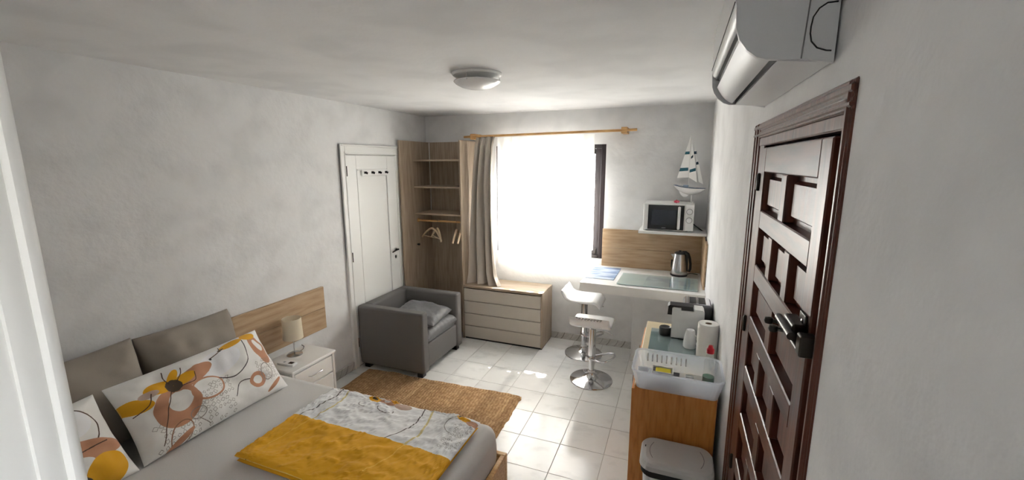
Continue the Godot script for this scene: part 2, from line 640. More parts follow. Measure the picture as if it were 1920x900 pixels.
func make_materials() -> void:
	M.weave_noise = noise_tex(0.09, 3, 256, 3)
	M.wall = stucco(rgb(232, 232, 232), 0.9, 0.17, 11)
	M.ceiling = stucco(rgb(232, 232, 232), 0.5, 0.16, 21)
	M.hall = mat(rgb(236, 236, 236), 0.9)
	M.grout = mat(rgb(176, 172, 166), 0.8)
	M.tiles = []
	for k in 3:
		var t := mat(Color.WHITE, 0.16)
		var c := [rgb(232, 232, 230), rgb(229, 229, 227), rgb(234, 233, 231)][k] as Color
		t.albedo_texture = noise_tex(0.006, 5, 512, 31 + k, ramp([c.darkened(0.05), c, c, c.lightened(0.12)], [0.1, 0.4, 0.6, 0.9]))
		t.uv1_triplanar = true
		t.uv1_world_triplanar = true
		t.uv1_scale = V(1.3, 1, 1.9)
		M.tiles.append(t)
	var vi := Image.create(512, 128, false, Image.FORMAT_RGB8)
	vi.fill(rgb(196, 194, 190))
	for k in 60:
		oval(vi, rng.randf() * 512, rng.randf() * 128, rng.randf_range(20, 70), rng.randf_range(4, 12), -0.5, rgb(196, 194, 190).lerp(rgb(210, 208, 204), rng.randf()))
	for k in 4:
		var vx := 40.0 + k * 130.0 + rng.randf_range(-25, 25)
		stroke(vi, [Vector2(vx, 135), Vector2(vx + 45, 70), Vector2(vx + 75, -6)], [5.0, 2.2, 3.8, 2.8][k], rgb(112, 106, 100))
		stroke(vi, [Vector2(vx + 20, 135), Vector2(vx + 50, 80), Vector2(vx + 90, -6)], 1.2, rgb(150, 146, 140))
	M.marble = mat(Color.WHITE, 0.3)
	M.marble.albedo_texture = ImageTexture.create_from_image(vi)
	M.marble.uv1_triplanar = true
	M.marble.uv1_scale = V(3.0, 13.3, 3.0)
	M.white_paint = mat(rgb(236, 236, 233), 0.42)
	M.white_gloss = mat(rgb(240, 240, 240), 0.25)
	M.ac_plastic = mat(rgb(222, 223, 223), 0.28)
	M.white_lam = mat(rgb(238, 237, 234), 0.32)
	M.white_plastic = mat(rgb(236, 236, 234), 0.35)
	M.chrome = mat(rgb(214, 214, 216), 0.09, 1.0)
	M.steel = mat(rgb(190, 190, 192), 0.25, 1.0)
	M.dark_metal = mat(rgb(58, 54, 50), 0.32, 0.8)
	M.black = mat(rgb(22, 22, 24), 0.35)
	M.black_gloss = mat(rgb(12, 12, 14), 0.06)
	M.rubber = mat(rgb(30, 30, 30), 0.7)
	M.frame = mat(rgb(44, 36, 38), 0.35)
	M.pane = glass(rgb(236, 244, 244), 0.06)
	# one oak for headboard and splashback, one taupe laminate for wardrobe and chest; x, y, z tell which way the grain runs
	var oak := [rgb(170, 141, 108), rgb(183, 155, 122), rgb(193, 166, 134)]
	var lam := [rgb(156, 138, 118), rgb(170, 152, 131), rgb(182, 165, 145)]
	M.oak_z = wood(oak[0], oak[1], oak[2], V(4, 4, 0.5), 0.5, 51)
	M.oak_x = wood(oak[0], oak[1], oak[2], V(0.5, 4, 4), 0.5, 52)
	M.laminate_y = wood(lam[0], lam[1], lam[2], V(5, 0.35, 5), 0.5, 53)
	M.laminate_x = wood(lam[0], lam[1], lam[2], V(0.35, 5, 5), 0.5, 54)
	M.hanger_wood = mat(rgb(214, 190, 158), 0.45)
	M.chest_front = mat(rgb(204, 196, 184), 0.45)
	M.pine = wood(rgb(176, 128, 74), rgb(206, 160, 102), rgb(218, 178, 122), V(1, 9, 9), 0.45, 55)
	M.beech = wood(rgb(186, 112, 48), rgb(206, 132, 60), rgb(214, 146, 76), V(6, 0.7, 6), 0.42, 56)
	M.cream = mat(rgb(226, 210, 176), 0.4)
	M.mahogany = wood(rgb(64, 31, 21), rgb(84, 42, 29), rgb(100, 54, 38), V(4, 0.5, 4), 0.34, 57, 0.04)
	M.mahogany_h = wood(rgb(64, 31, 21), rgb(82, 41, 28), rgb(98, 53, 37), V(4, 4, 0.5), 0.34, 58, 0.04)
	for k in ["mahogany", "mahogany_h"]:
		M[k].clearcoat_enabled = true
		M[k].clearcoat = 0.3
		M[k].clearcoat_roughness = 0.2
		M[k].metallic_specular = 0.4
	M.grey_cloth = fabric(rgb(104, 102, 100), 0.9, 0.04, 0.2)
	M.grey_satin = fabric(rgb(102, 102, 104), 0.5, 0.0, 0.3)
	M.taupe = fabric(rgb(152, 143, 132), 0.75, 0.03, 0.3)
	M.sheet = fabric(rgb(216, 213, 210), 0.85, 0.03, 0.2)
	M.curtain = fabric(rgb(198, 189, 178), 0.8, 0.04, 0.25)
	M.lamp_shade = mat(rgb(238, 228, 206), 0.9)
	M.lamp_shade.backlight_enabled = true
	M.lamp_shade.backlight = rgb(180, 170, 150)
	var sh := mat(Color(0.97, 0.97, 0.96, 0.985), 0.9)
	sh.transparency = BaseMaterial3D.TRANSPARENCY_ALPHA
	sh.backlight_enabled = true
	sh.backlight = Color(1, 1, 0.99)
	M.sheer = sh


func make_room() -> void:
	# floor with every tile laid singly
	var fl := struct("floor", g().box(V(-0.15, -0.15, -0.2), V(3.3, -0.0025, 5.9), 0.0), M.grout)
	var T := 0.305
	var shapes := {}
	for i in range(-1, 11):
		for j in range(-1, 15):
			var x0 := maxf(0.0, 0.013 + i * T) + 0.0015
			var x1 := minf(WR, 0.013 + (i + 1) * T) - 0.0015
			var z0 := maxf(0.0, 0.272 + (j - 1) * T + 0.0) + 0.0015
			var z1 := 0.272 + j * T - 0.0015
			if x1 - x0 < 0.02 or z1 - z0 < 0.02:
				continue
			var key := "%.3f %.3f" % [x1 - x0, z1 - z0]
			if not shapes.has(key):
				shapes[key] = g().box(V(0, -0.012, 0), V(x1 - x0, 0, z1 - z0), 0.0012).mesh()
			var o := obj("floor_tile", shapes[key], M.tiles[(i * 7 + j * 3 + 30) % 3], fl, V(x0, 0, z0))
			o.position.y = rng.randf_range(-0.0003, 0.0003)
	# ceiling
	struct("ceiling", g().box(V(-0.15, H, -0.2), V(3.3, H + 0.15, 5.9), 0.0), M.ceiling)
	# left wall
	struct("wall_left", g().box(V(-0.15, 0, -0.2), V(0, H, 5.9), 0.0), M.wall)
	# back wall round the window
	var b := g()
	b.box(V(-0.15, 0, -0.2), V(0.9, H, 0), 0.0)
	b.box(V(2.11, 0, -0.2), V(3.3, H, 0), 0.0)
	b.box(V(0.9, 0, -0.2), V(2.11, SILL, 0), 0.0)
	b.box(V(0.9, 2.137, -0.2), V(2.11, H, 0), 0.0)
	struct("wall_back", b, M.wall)
	# right wall round the wooden door
	var r := g()
	r.box(V(WR, 0, -0.2), V(WR + 0.2, H, 2.72), 0.0)
	r.box(V(WR, 0, 3.57), V(WR + 0.2, H, 4.75), 0.0)
	r.box(V(WR, 0, 5.3), V(WR + 0.2, H, 5.9), 0.0)
	r.box(V(WR, 0, 4.75), V(WR + 0.2, 1.25, 5.3), 0.0)
	r.box(V(WR, 2.0, 4.75), V(WR + 0.2, H, 5.3), 0.0)
	r.box(V(WR, 2.045, 2.72), V(WR + 0.2, H, 3.57), 0.0)
	struct("wall_right", r, M.wall)
	# wall with the doorway the camera looks through, and the passage behind it
	var n := g()
	n.box(V(0, 0, 4.2), V(2.11, H, 4.32), 0.0)
	n.box(V(2.11, 2.26, 4.2), V(WR, H, 4.32), 0.0)
	struct("wall_near", n, M.wall)
	struct("wall_passage", g().box(V(0, 0, 5.7), V(WR, H, 5.9), 0.0), M.hall)
	# unseen window added in the passage to light the bed side through the doorway
	var w2 := sroot("added_window_2")
	var f2 := g()
	f2.box(V(WR + 0.06, 1.25, 4.75), V(WR + 0.11, 2.0, 4.79), 0.003)
	f2.box(V(WR + 0.06, 1.25, 5.26), V(WR + 0.11, 2.0, 5.3), 0.003)
	f2.box(V(WR + 0.06, 1.25, 4.79), V(WR + 0.11, 1.29, 5.26), 0.003)
	f2.box(V(WR + 0.06, 1.96, 4.79), V(WR + 0.11, 2.0, 5.26), 0.003)
	obj("window_frame", f2, M.white_paint, w2)
	obj("pane", g().box(V(WR + 0.083, 1.29, 4.79), V(WR + 0.087, 1.96, 5.26), 0.0), M.pane, w2)
	# moulded lining of that doorway
	var prof := [Vector2(2.10, 4.195), Vector2(2.150, 4.195), Vector2(2.158, 4.198), Vector2(2.163, 4.204), Vector2(2.163, 4.210), Vector2(2.159, 4.2135), Vector2(2.156, 4.2142),
		Vector2(2.158, 4.2165), Vector2(2.158, 4.236), Vector2(2.154, 4.2375), Vector2(2.155, 4.240), Vector2(2.155, 4.29), Vector2(2.165, 4.292), Vector2(2.165, 4.325), Vector2(2.10, 4.325)]
	var up := Transform3D(Basis(V(1, 0, 0), V(0, 0, 1), V(0, 1, 0)), Vector3.ZERO)
	struct("trim_1", g().prism(prof, 0.0, 2.26, up, true), M.white_paint)
	# short white wall that carries the breakfast counter
	struct("wall_counter", g().box(V(2.467, 0, 0.0), V(WR, 0.80, 0.3), 0.004), M.wall)
	# marble skirting, laid in lengths
	var bb := sroot("baseboard_back")
	var x := 0.66
	while x < 2.46:
		var w := minf(0.33, 2.465 - x)
		obj("skirting_tile", g().box(V(0.001, 0, 0), V(w - 0.001, 0.075, 0.012), 0.002), M.marble, bb, V(x, 0, 0))
		x += 0.33
	var bl := sroot("baseboard_left")
	for s in [[1.42, 1.75], [1.75, 2.08], [2.08, 2.41], [2.41, 2.74], [2.74, 3.07], [3.07, 3.4], [3.4, 3.73], [3.73, 4.06]]:
		obj("skirting_tile", g().box(V(0, 0, 0.001), V(0.012, 0.075, s[1] - s[0] - 0.001), 0.002), M.marble, bl, V(0, 0, s[0]))
	var br := sroot("baseboard_right")
	for s in [[0.3, 0.63], [0.63, 0.96], [0.96, 1.29], [1.29, 1.62], [1.62, 1.95], [1.95, 2.28], [2.28, 2.61]]:
		obj("skirting_tile", g().box(V(0, 0, 0.001), V(0.012, 0.075, s[1] - s[0] - 0.001), 0.002), M.marble, br, V(WR - 0.012, 0, s[0]))


func make_window() -> void:
	var w := sroot("window_1")
	var z0 := -0.075
	var z1 := -0.012
	var f := g()
	f.box(V(0.9, SILL, z0), V(0.95, 2.137, z1), 0.003)
	f.box(V(2.06, SILL, z0), V(2.11, 2.137, z1), 0.003)
	f.box(V(0.95, SILL, z0), V(2.06, SILL + 0.03, z1), 0.003)
	f.box(V(0.95, 2.095, z0), V(2.06, 2.137, z1), 0.003)
	obj("window_frame", f, M.frame, w)
	for k in 2:
		var x0: float = [0.95, 1.475][k]
		var x1: float = [1.535, 2.06][k]
		var za: float = [-0.042, -0.068][k]
		var s := g()
		s.box(V(x0, SILL + 0.03, za), V(x0 + 0.055, 2.095, za + 0.024), 0.003)
		s.box(V(x1 - 0.065, SILL + 0.03, za), V(x1, 2.095, za + 0.024), 0.003)
		s.box(V(x0 + 0.055, SILL + 0.03, za), V(x1 - 0.065, SILL + 0.075, za + 0.024), 0.003)
		s.box(V(x0 + 0.055, 2.04, za), V(x1 - 0.065, 2.095, za + 0.024), 0.003)
		var so := obj("sash", s, M.frame, w)
		obj("pane", g().box(V(x0 + 0.055, SILL + 0.075, za + 0.010), V(x1 - 0.065, 2.04, za + 0.014), 0.0), M.pane, so)
	obj("latch", g().rbox(V(2.02, 1.0, -0.045), V(2.035, 1.05, -0.03), 0.004, 2), M.dark_metal, w)
	obj("window_sill", g().box(V(0.9, SILL - 0.02, -0.2), V(2.11, SILL, 0.012), 0.003), M.white_paint, w)


func make_white_door() -> void:
	var d := sroot("door_1")
	var fr := g()
	# casing: outer bead, flat, inner bead
	for s in [[1.36, 1.425]]:
		fr.box(V(0, 0, s[0]), V(0.018, 2.125, s[1]), 0.004)
		fr.box(V(0, 0, s[1] - 0.018), V(0.028, 2.125, s[1]), 0.005)
		fr.box(V(0, 0, s[0]), V(0.024, 2.06, s[0] + 0.012), 0.004)
	fr.box(V(0, 2.035, 0.57), V(0.018, 2.125, 1.36), 0.004)
	fr.box(V(0, 2.107, 0.57), V(0.028, 2.125, 1.407), 0.005)
	fr.box(V(0, 2.035, 0.57), V(0.024, 2.047, 1.36), 0.004)
	fr.box(V(0, 0, 0.57), V(0.018, 2.035, 0.63), 0.004)
	obj("door_frame", fr, M.white_paint, d)
	var lf := g()
	# stiles and rails
	lf.box(V(0, 0.01, 1.225), V(0.016, 2.03, 1.356), 0.002)
	lf.box(V(0, 0.01, 0.634), V(0.016, 2.03, 0.775), 0.002)
	lf.box(V(0, 1.90, 0.775), V(0.016, 2.03, 1.225), 0.002)
	lf.box(V(0, 0.01, 0.775), V(0.016, 0.22, 1.225), 0.002)
	var leaf := obj("door_leaf", lf, M.white_paint, d)
	obj("door_panel", g().box(V(0, 0.225, 0.779), V(0.007, 1.895, 1.221), 0.002), M.white_paint, leaf)
	var mo := g()
	for z in [0.775, 1.213]:
		mo.box(V(0, 0.22, z), V(0.020, 1.9, z + 0.012), 0.004)
	mo.box(V(0, 0.22, 0.787), V(0.020, 0.232, 1.213), 0.004)
	mo.box(V(0, 1.888, 0.787), V(0.020, 1.9, 1.213), 0.004)
	obj("panel_moulding", mo, M.white_paint, leaf)
	for y in [1.885, 1.09, 0.25]:
		obj("hinge", g().lathe([Vector2(0, -0.045), Vector2(0.006, -0.045), Vector2(0.006, 0.045), Vector2(0, 0.045)], 10, V(0.022, y, 1.358)), M.dark_metal if y > 1.0 else M.steel, d)
	# lever handle on its rose, keyhole plate below
	var h := g()
	h.lathe([Vector2(0, 0), Vector2(0.024, 0), Vector2(0.022, 0.007), Vector2(0, 0.008)], 18, Vector3.ZERO, Transform3D(Basis(Vector3.FORWARD, -PI / 2), V(0.016, 1.045, 0.70)))
	h.tube([V(0.02, 1.045, 0.70), V(0.05, 1.045, 0.70)], 0.008)
	h.tube([V(0.05, 1.045, 0.695), V(0.055, 1.043, 0.74), V(0.052, 1.032, 0.80)], 0.008, 8, 0.006)
	obj("door_handle", h, M.dark_metal, d)
	obj("keyhole_plate", g().lathe([Vector2(0, 0), Vector2(0.02, 0), Vector2(0.018, 0.006), Vector2(0, 0.006)], 16, Vector3.ZERO, Transform3D(Basis(Vector3.FORWARD, -PI / 2), V(0.016, 0.965, 0.70))), M.dark_metal, d)
	# rail of coat hooks stuck to the door
	var hk := thing("hook_rail", "white strip with four small black hooks near the top of the white door", "coat hooks", V(0.016, 1.866, 0.96))
	obj("back_plate", g().box(V(0, -0.032, -0.20), V(0.010, 0.026, 0.20), 0.003), M.white_paint, hk)
	for k in 4:
		var z := 0.155 - k * 0.103
		var q := g()
		q.box(V(0.010, -0.010, z - 0.018), V(0.016, 0.012, z + 0.018), 0.002)
		q.tube([V(0.014, 0.0, z), V(0.03, -0.010, z), V(0.036, 0.004, z)], 0.006)
		obj("hook", q, M.black, hk)


func make_wood_door() -> void:
	var d := sroot("door_2")
	var X := 3.070         # face of the leaf
	var ZH := 2.803        # hinge edge
	var ZL := 3.513        # lock edge
	var top := 2.0
	# layered architrave: far post, near post, head
	var fr := g()
	for s in [[3.072, 2.598, 2.64], [3.067, 2.606, 2.626], [3.070, 2.64, 2.71], [3.066, 2.652, 2.68], [3.074, 2.71, 2.799]]:
		fr.box(V(s[0], 0, s[1]), V(WR + 0.03, 2.087, s[2]), 0.004)
	for s in [[3.072, 3.562, 3.588], [3.067, 3.566, 3.573], [3.069, 3.576, 3.582], [3.070, 3.548, 3.562]]:
		fr.box(V(s[0], 0, s[1]), V(WR + 0.03, 2.086, s[2]), 0.004)
	for s in [[3.071, 2.060, 2.088], [3.066, 2.066, 2.080], [3.070, 2.036, 2.060], [3.066, 2.042, 2.052], [3.072, 2.008, 2.036]]:
		fr.box(V(s[0], s[1], 2.60), V(WR + 0.03, s[2], 3.587), 0.003)
	# stop behind the leaf closes the gap
	fr.box(V(3.24, 0, 2.70), V(3.27, 2.06, 3.60), 0.0)
	obj("door_frame", fr, M.mahogany, d)
	# plaster repair edge over the head
	# leaf: stiles, rails, panels
	var rows := []
	var y1 := 1.923
	var k := 0
	while y1 > 0.2:
		var hgt := 0.122
		rows.append([y1 - hgt, y1, 2 if k % 2 == 0 else 3])
		y1 -= 0.1793
		k += 1
	var st := g()
	st.box(V(X, 0.01, ZH), V(X + 0.042, top, 2.866), 0.003)
	st.box(V(X, 0.01, 3.447), V(X + 0.042, top, ZL), 0.003)
	var leaf := obj("door_leaf", st, M.mahogany, d)
	var prev := top
	for row in rows:
		obj("rail", g().box(V(X, row[1], 2.866), V(X + 0.042, prev, 3.447), 0.003), M.mahogany_h, leaf)
		prev = row[0]
		var cells := [[2.866, 3.124], [3.184, 3.447]] if row[2] == 2 else [[2.866, 3.035], [3.088, 3.243], [3.296, 3.447]]
		for c in cells.size() - 1:
			obj("mullion", g().box(V(X + 0.001, row[0], cells[c][1]), V(X + 0.042, row[1], cells[c + 1][0]), 0.003), M.mahogany, leaf)
		for c in cells:
			# fielded panel: sloped border and raised middle, set back from the rails
			var p := g()
			var a := Vector2(c[0], row[0])
			var b := Vector2(c[1], row[1])
			var xs := [X + 0.026, X + 0.026, X + 0.014, X + 0.014]
			var ins := [0.0, 0.014, 0.022, 0.05]
			for q in 3:
				var A := [V(xs[q], a.y + ins[q], a.x + ins[q]), V(xs[q], b.y - ins[q], a.x + ins[q]), V(xs[q], b.y - ins[q], b.x - ins[q]), V(xs[q], a.y + ins[q], b.x - ins[q])]
				var B := [V(xs[q + 1], a.y + ins[q + 1], a.x + ins[q + 1]), V(xs[q + 1], b.y - ins[q + 1], a.x + ins[q + 1]), V(xs[q + 1], b.y - ins[q + 1], b.x - ins[q + 1]), V(xs[q + 1], a.y + ins[q + 1], b.x - ins[q + 1])]
				for e in 4:
					p.fquad(A[e], A[(e + 1) % 4], B[(e + 1) % 4], B[e], V(-1, 0, 0))
				if q == 2:
					p.fquad(B[0], B[1], B[2], B[3], V(-1, 0, 0))
			obj("panel", p, M.mahogany, leaf)
	obj("rail", g().box(V(X, 0.01, 2.866), V(X + 0.042, prev, 3.447), 0.003), M.mahogany_h, leaf)
	for y in [1.889, 1.391, 0.840, 0.25]:
		obj("hinge", g().lathe([Vector2(0, -0.03), Vector2(0.004, -0.029), Vector2(0.007, -0.024), Vector2(0.007, 0.024), Vector2(0.004, 0.029), Vector2(0, 0.03)], 10, V(X - 0.003, y, ZH - 0.006)), M.dark_metal, d)
	# rim lock with two turn knobs, its bolt, and the two striker plates in the gap
	var L := Node3D.new()
	L.name = "rim_lock"
	d.add_child(L)
	L.position = V(X, 1.6233, 3.477)
	obj("lock_case", g().rbox(V(-0.026, -0.018, -0.05), V(0, 0.018, 0.028), 0.006, 2), M.dark_metal, L)
	obj("bolt_tube", g().tube([V(-0.03, 0.0, -0.07), V(-0.03, 0.0, 0.045)], 0.008, 10), M.dark_metal, L)
	obj("bolt_bar", g().tube([V(-0.016, -0.024, -0.05), V(-0.016, -0.024, 0.05)], 0.006, 10), M.dark_metal, L)
	for z in [-0.085, -0.035]:
		var kn := g()
		kn.tube([V(-0.02, -0.012, z + 0.02), V(-0.045, -0.012, z + 0.01)], 0.004)
		kn.lathe([Vector2(0, -0.008), Vector2(0.008, -0.006), Vector2(0.010, 0), Vector2(0.008, 0.006), Vector2(0, 0.008)], 12, V(-0.047, -0.012, z + 0.01))
		obj("knob", kn, M.dark_metal, L)
	obj("cover_plate", g().rbox(V(-0.005, 0.004, -0.02), V(0, 0.036, 0.022), 0.002, 2), M.dark_metal, L)
	obj("screw", g().lathe([Vector2(0, -0.003), Vector2(0.005, -0.002), Vector2(0.005, 0.002), Vector2(0, 0.003)], 10, Vector3.ZERO, Transform3D(Basis(Vector3.FORWARD, PI / 2), V(-0.006, 0.022, 0.010))), M.chrome, L)
	for y in [0.048, -0.034]:
		obj("striker_plate", g().box(V(0.008, y - 0.024, 0.046), V(0.012, y + 0.02, 0.058), 0.001), M.steel, L)
	obj("keep", g().rbox(V(-0.022, -0.03, 0.046), V(0.006, 0.012, 0.074), 0.004, 2), M.dark_metal, L)
	# old door knob lower down
	obj("pull_ring", g().lathe([Vector2(0, 0), Vector2(0.016, 0.002), Vector2(0.014, 0.01), Vector2(0.02, 0.022), Vector2(0.014, 0.034), Vector2(0, 0.038)], 16, Vector3.ZERO, Transform3D(Basis(Vector3.FORWARD, PI / 2), V(X, 1.06, 3.155))), M.dark_metal, d)


func make_aircon() -> void:
	var a := thing("air_conditioner", "white split air conditioner hung high above the dark wooden door", "air conditioner", V(WR - 0.004, 0.001, 0.042))
	# sections are (out from the wall, up), pushed along the wall
	var along := Transform3D(Basis(V(-0.9, 0, 0), V(0, 1, 0), V(0, 0, 1)), Vector3.ZERO)
	var body := [Vector2(0, 2.137), Vector2(0.04, 2.140), Vector2(0.098, 2.146), Vector2(0.098, 2.185), Vector2(0.162, 2.232), Vector2(0.174, 2.234), Vector2(0.184, 2.242), Vector2(0.189, 2.262), Vector2(0.190, 2.36), Vector2(0.184, 2.39), Vector2(0.165, 2.405), Vector2(0, 2.405)]
	obj("gap_shade_plate", g().box(V(0.0, 2.16, 2.74), V(0.004, 2.38, 3.37), 0.001), M.rubber, a)  # black plate stands in for the shade in the gap behind the unit
	obj("body", g().prism(body, 2.712, 3.404, along, true), M.ac_plastic, a)
	# dark air outlet behind the flap
	obj("air_outlet", g().prism([Vector2(0.0985, 2.1475), Vector2(0.0985, 2.1845), Vector2(0.162, 2.2312), Vector2(0.172, 2.2328), Vector2(0.172, 2.2298), Vector2(0.163, 2.228), Vector2(0.102, 2.183), Vector2(0.102, 2.1475)], 2.713, 3.402, along), M.black, a)
	var flap := []
	for k in 9:
		var t := k / 8.0
		flap.append(Vector2(0.112 + 0.056 * t, 2.150 + 0.042 * t * t + 0.012 * t))
	for k in 9:
		var t := 1.0 - k / 8.0
		flap.append(Vector2(0.110 + 0.054 * t, 2.154 + 0.042 * t * t + 0.014 * t))
	obj("louvre", g().prism(flap, 2.725, 3.392, along, true), M.ac_plastic, a)
	var cap := [Vector2(0, 2.134), Vector2(0.052, 2.144), Vector2(0.12, 2.148), Vector2(0.140, 2.154), Vector2(0.160, 2.168), Vector2(0.176, 2.188), Vector2(0.184, 2.21), Vector2(0.187, 2.25), Vector2(0.190, 2.36), Vector2(0.184, 2.39), Vector2(0.165, 2.405), Vector2(0, 2.405)]
	for z in [2.700, 3.401]:
		obj("end_cap", g().prism(cap, z, z + 0.012, along, true), M.ac_plastic, a)
	# seam of the cover and the knock-out for the pipes on the near end
	obj("cover_seam", g().tube([V(-0.052, 2.145, 3.4135), V(-0.046, 2.27, 3.4135), V(-0.046, 2.40, 3.4135)], 0.0012, 6), mat(rgb(120, 120, 120), 0.6), a)
	var pts := []
	for e in [[-0.004, 2.238], [-0.020, 2.238], [-0.032, 2.230], [-0.040, 2.216], [-0.042, 2.200], [-0.042, 2.188], [-0.039, 2.174], [-0.029, 2.162], [-0.014, 2.156], [-0.006, 2.155]]:
		pts.append(V(e[0], e[1], 3.4135))
	obj("pipe_cover_groove", g().tube(pts, 0.0014, 6), M.rubber, a)
	obj("front_panel_seam", g().tube([V(-0.1706, 2.262, 2.715), V(-0.1706, 2.262, 3.40)], 0.0012, 6), M.rubber, a)


func make_bed() -> void:
	var b := thing("bed", "double bed with low oak frame and grey fitted sheet", "bed", V(0.0, 0, 2.40))
	var fr := g()
	fr.box(V(0.06, 0.10, 0.0), V(1.99, 0.31, 0.03), 0.004)
	fr.box(V(0.06, 0.10, 1.60), V(1.99, 0.31, 1.63), 0.004)
	fr.box(V(1.96, 0.10, 0.03), V(1.99, 0.31, 1.60), 0.004)
	obj("bed_frame", fr, M.pine, b)
	obj("slat_base", g().box(V(0.06, 0.16, 0.03), V(1.96, 0.20, 1.60), 0.002), M.pine, b)
	for s in [[0.08, 0.03], [1.88, 0.03], [0.08, 1.53], [1.88, 1.53]]:
		obj("leg", g().box(V(s[0], 0, s[1]), V(s[0] + 0.07, 0.16, s[1] + 0.07), 0.004), M.pine, b)
	var hb := thing("wall_headboard", "oak headboard of two wide planks fixed to the wall behind bed and nightstand", "headboard", V(0.0, 0.545, 1.735))
	for k in 2:
		obj("plank", g().box(V(0.001, k * 0.186, 0), V(0.024, k * 0.186 + 0.1835, 2.215), 0.002), M.oak_z, hb)
	# mattress under a fitted sheet with soft corners
	var f := FastNoiseLite.new()
	f.seed = 4
	f.frequency = 1.6
	var bend := func(p: Vector3, d: Vector3) -> Vector3:
		return p + d * (f.get_noise_3d(p.x, p.y * 2.0, p.z) * 0.012)
	obj("mattress", g().rbox(V(0.05, 0.205, 0.03), V(1.955, 0.515, 1.60), 0.075, 5, Transform3D(), bend), M.sheet, b)

	# two taupe back cushions against the wall
	var nz := FastNoiseLite.new()
	nz.seed = 12
	nz.frequency = 2.2
	nz.fractal_octaves = 3
	for k in 2:
		var cr := func(u: float, v: float) -> float:
			var top_fold := 0.012 * sin(u * 5.0 + v * 3.0 + k) * smoothstep(0.1, 0.9, v)
			return nz.get_noise_2d(u * 0.35 + k * 9, v * 0.35) * 0.03 + top_fold * 0.8
		var tilt := Basis(V(0, 1, 0), PI / 2) * Basis(V(1, 0, 0), -0.20)
		var at := V(0.155, 0.770, 2.895) if k == 0 else V(0.16, 0.775, 3.415)
		if k == 1:
			tilt = Basis(V(0, 0, 1), 0.0) * Basis(V(1, 0, 0), 0.03) * tilt
		var c := obj("back_cushion" if k == 0 else "back_cushion_001", g().cushion(0.53 if k == 0 else 0.51, 0.51, 0.22, 3.4, 0.035, 40, 40, cr, Transform3D(tilt)), M.taupe, self, at)
		tag(c, ["plump taupe cushion leaning on the headboard between nightstand and second cushion", "creased taupe cushion at the bedside away from the nightstand"][k], "cushion")
	# two printed pillows
	for k in 2:
		var pm := fabric(Color.WHITE, 0.85, 0.0, 0.2)
		pm.albedo_texture = print_pillow(k + 1)
		var cr2 := func(u: float, v: float) -> float:
			return nz.get_noise_2d(u * 0.6 + 31 + k * 17, v * 0.35) * 0.035 + 0.004 * sin(u * 9 + v * 14 + k) * (1 - absf(v))
		var tilt2 := Basis(V(0, 1, 0), PI / 2) * Basis(V(1, 0, 0), -0.62)
		var at2 := V(0.378, 0.694, 2.975) if k == 0 else V(0.402, 0.692, 3.78)
		if k == 1:
			tilt2 = Basis(V(0, 1, 0), 0.06) * tilt2
		var p := obj("bed_pillow" if k == 0 else "bed_pillow_001", g().cushion(0.82 if k == 0 else 0.74, 0.43, 0.19, 2.6, 0.045, 56, 36, cr2, Transform3D(tilt2)), pm, self, at2)
		tag(p, ["long white pillow printed with peach rings and yellow flowers, beside the nightstand", "white pillow with peach band and large yellow flower, away from the nightstand"][k], "pillow")
	# folded duvet
	var dm := fabric(Color.WHITE, 0.8, 0.0, 0.2)
	dm.albedo_texture = print_duvet()
	var n2 := FastNoiseLite.new()
	n2.seed = 21
	n2.frequency = 1.5
	n2.fractal_octaves = 2
	n2.fractal_gain = 0.4
	n2.domain_warp_enabled = true
	n2.domain_warp_amplitude = 0.6
	n2.domain_warp_frequency = 1.2
	var cr3 := func(u: float, v: float) -> float:
		var r := 1.0 - absf(n2.get_noise_2d(u * 0.85, v * 0.7)) * 2.2
		var w := u * 0.8 + v * 0.6
		var q := 1.0 - minf(1.0, absf(n2.get_noise_2d(w * 0.55 + 20, (v - u * 0.5) * 1.5)) * 5.0)
		return r * 0.009 + q * q * 0.008 + n2.get_noise_2d(u * 0.5 + 5, v * 0.5) * 0.012
	var lay := Basis(V(1, 0, 0), V(0, 0, -1), V(0, 1, 0))
	var dv := thing("folded_duvet", "folded duvet with white floral half and plain yellow half on the bed", "duvet", V(1.39, 0.549, 2.875))
	obj("upper_fold", g().cushion(1.0, 0.67, 0.034, 26.0, 0.004, 120, 84, cr3, Transform3D(lay, V(0, 0.012, 0)), 0.6), dm, dv)
	obj("lower_fold", g().cushion(0.985, 0.655, 0.03, 22.0, 0.004, 20, 20, func(_u, _v): return 0.0, Transform3D(lay, V(0, -0.012, 0.004))), fabric(rgb(226, 164, 16), 0.8, 0.0, 0.2), dv)


